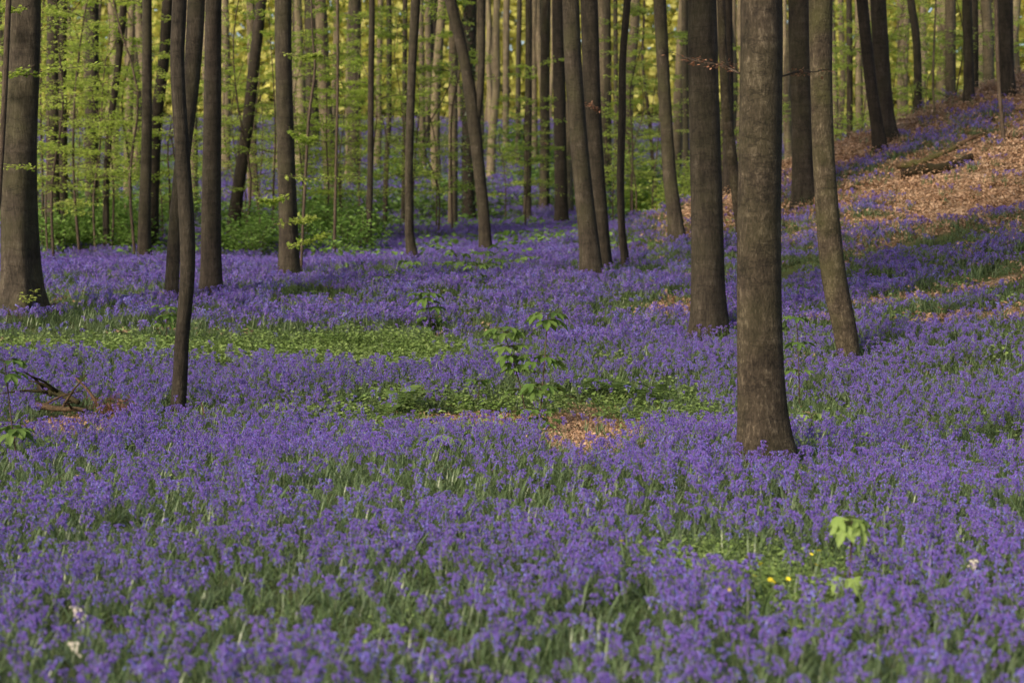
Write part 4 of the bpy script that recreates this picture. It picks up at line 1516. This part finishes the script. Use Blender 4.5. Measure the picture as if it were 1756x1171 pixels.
# ---------------------------------------------------------------- pale low herbs (strip, celandine patch, far floor)
HERBS = []
for k in range(5):
    g = Geo()
    n = 80
    C = np.stack([rs.normal(size=n) * .12, rs.normal(size=n) * .12, rs.uniform(.01, .17, n) * rs.uniform(.3, 1, n)], 1)
    V = leaf_cloud(C, .034, rs, .6, .75)
    g.add(V.reshape(-1, 3), np.arange(n * 4).reshape(-1, 4))
    HERBS.append(g.mesh('herb', [M['herb']]))
for k in range(5):
    g = Geo()
    n = 40
    C = np.stack([rs.normal(size=n) * .14, rs.normal(size=n) * .14, rs.uniform(.02, .16, n)], 1)
    g.add(leaf_cloud(C, .06, rs, .5, .7).reshape(-1, 3), np.arange(n * 4).reshape(-1, 4))
    HERBS.append(g.mesh('herb', [M['shrub']]))
x, y = sample(7, 30, 60, rs)
x2, y2 = sample(8, 15, 110, rs)
x, y = np.concatenate([x, x2]), np.concatenate([y, y2])
h = np.zeros(len(x))
for e in HERB + CEL:
    h = np.maximum(h, E(x, y, e))
for e in FERNS:
    h = np.maximum(h, .45 * E(x, y, e))
k = (rs.uniform(0, 1, len(x)) < np.maximum(h, np.where(y < 15, .008, .03)) * (1 - litter_mask(x, y))) & clear_of_trunks(x, y)
xa, ya = x[k], y[k]
x, y = sample(36, 120, 2.2, rs, .36)
k = rs.uniform(0, 1, len(x)) < np.clip((fbm(x, y, 7, 99) - .42) * 4, 0, 1) * (1 - litter_mask(x, y)) * np.where((x > -9) & (y < 60), .3, 1)
xb, yb = x[k], y[k]
x, y = np.concatenate([xa, xb]), np.concatenate([ya, yb])
sc = rs.uniform(.5, 1.6, len(x)) * np.where(y > 36, 2.0, np.where(y < 15, .55, 1))
scatter('ground_cover', np.stack([x, y, ground_z(x, y)], 1), np.stack([rs.normal(size=len(x)) * .1, rs.normal(size=len(x)) * .1, rs.uniform(0, 6.28, len(x))], 1), sc,
        rs.randint(0, 5, len(x)) + np.where(y > 32, 5, 0), HERBS, 'pale green low herbs in a strip across the bluebells', 'herbs')

# ---------------------------------------------------------------- leaf litter
LIT = []
for k in range(6):
    n = 44
    C = np.stack([rs.normal(size=n) * .17, rs.normal(size=n) * .16, rs.uniform(.0, .035, n)], 1)
    V = leaf_cloud(C, .058, rs, .5, .65)
    V[:, 2, 2] += rs.uniform(0, .03, n)
    LIT.append(poly_mesh('litter', V, 4, M['dead']))
x, y = sample(14, 50, 26, rs, .36)
x2, y2 = sample(14, 23, 120, rs, .34)
x, y = np.concatenate([x, x2]), np.concatenate([y, y2])
lit = litter_mask(x, y)
k = rs.uniform(0, 1, len(x)) < np.maximum(lit, .02)
x, y = x[k], y[k]
scatter('leaf_litter', np.stack([x, y, ground_z(x, y)], 1), np.stack([rs.normal(size=len(x)) * .15, rs.normal(size=len(x)) * .15, rs.uniform(0, 6.28, len(x))], 1), rs.uniform(.8, 1.3, len(x)) * np.where(y < 23, .5, 1),
        rs.randint(0, 6, len(x)), LIT, 'fallen brown beech leaves covering the bank and bare patches', 'leaf litter')

# ---------------------------------------------------------------- small flowers
g = Geo()
tube(g, np.array([(0, 0, 0), (.003, 0, .05), (0, 0, .12)]), np.full(3, .0016), 4)
STALK = g.mesh('stalk', [M['stem']])
g = Geo()
for j in range(8):
    a = j * pi / 4
    d, s = np.array((cos(a), sin(a), .25)), np.array((-sin(a), cos(a), 0))
    g.add([np.zeros(3), d * .011 + s * .005, d * .019, d * .011 - s * .005], [(0, 1, 2, 3)])
PETALS = g.mesh('petals', [M['yellow']])
for (u, v) in [(1391, 960), (1412, 955), (1402, 979), (1280, 967), (1266, 989), (1292, 1003), (1330, 1008), (1326, 1014), (1344, 1006), (1355, 961), (1460, 1008), (1281, 1031), (1247, 1028), (1305, 982), (1062, 937)]:
    p = hit(u, v + 34)
    o = tag(obj('lesser_celandine', STALK, loc=p, scl=1.3, rot=(R.uniform(-.3, .3), R.uniform(-.3, .3), R.random() * 6)), 'tiny bright yellow celandine flower in the pale herb patch', 'flower', 'yellow celandines')
    obj('petals', PETALS, o, scl=.7, loc=(0, 0, .12), rot=(R.uniform(.2, .8), 0, 0))
g = Geo()
gs_, gf_, gl_ = KINDS_[2]
WB = gf_.mesh('flower_head', [M['cream']])
for (u, v, lab) in [(150, 1075, 'pale cream bluebell, upper of two blurred ones near the bottom left corner'), (140, 1135, 'pale cream bluebell, lower of two near the bottom left corner'),
                    (1667, 975, 'single pale bluebell among violet ones by the far right edge')]:
    p = hit(u, v + 62)
    o = tag(obj('pale_bluebell', BB[2][0], loc=p, scl=.78, rot=(0, 0, R.random() * 6)), lab, 'bluebell')
    obj('flower_head', WB, o)
    obj('leaves', BB[2][2], o)

print('objects', len(scene.objects), 'top', max(o.location.z for o in scene.objects))
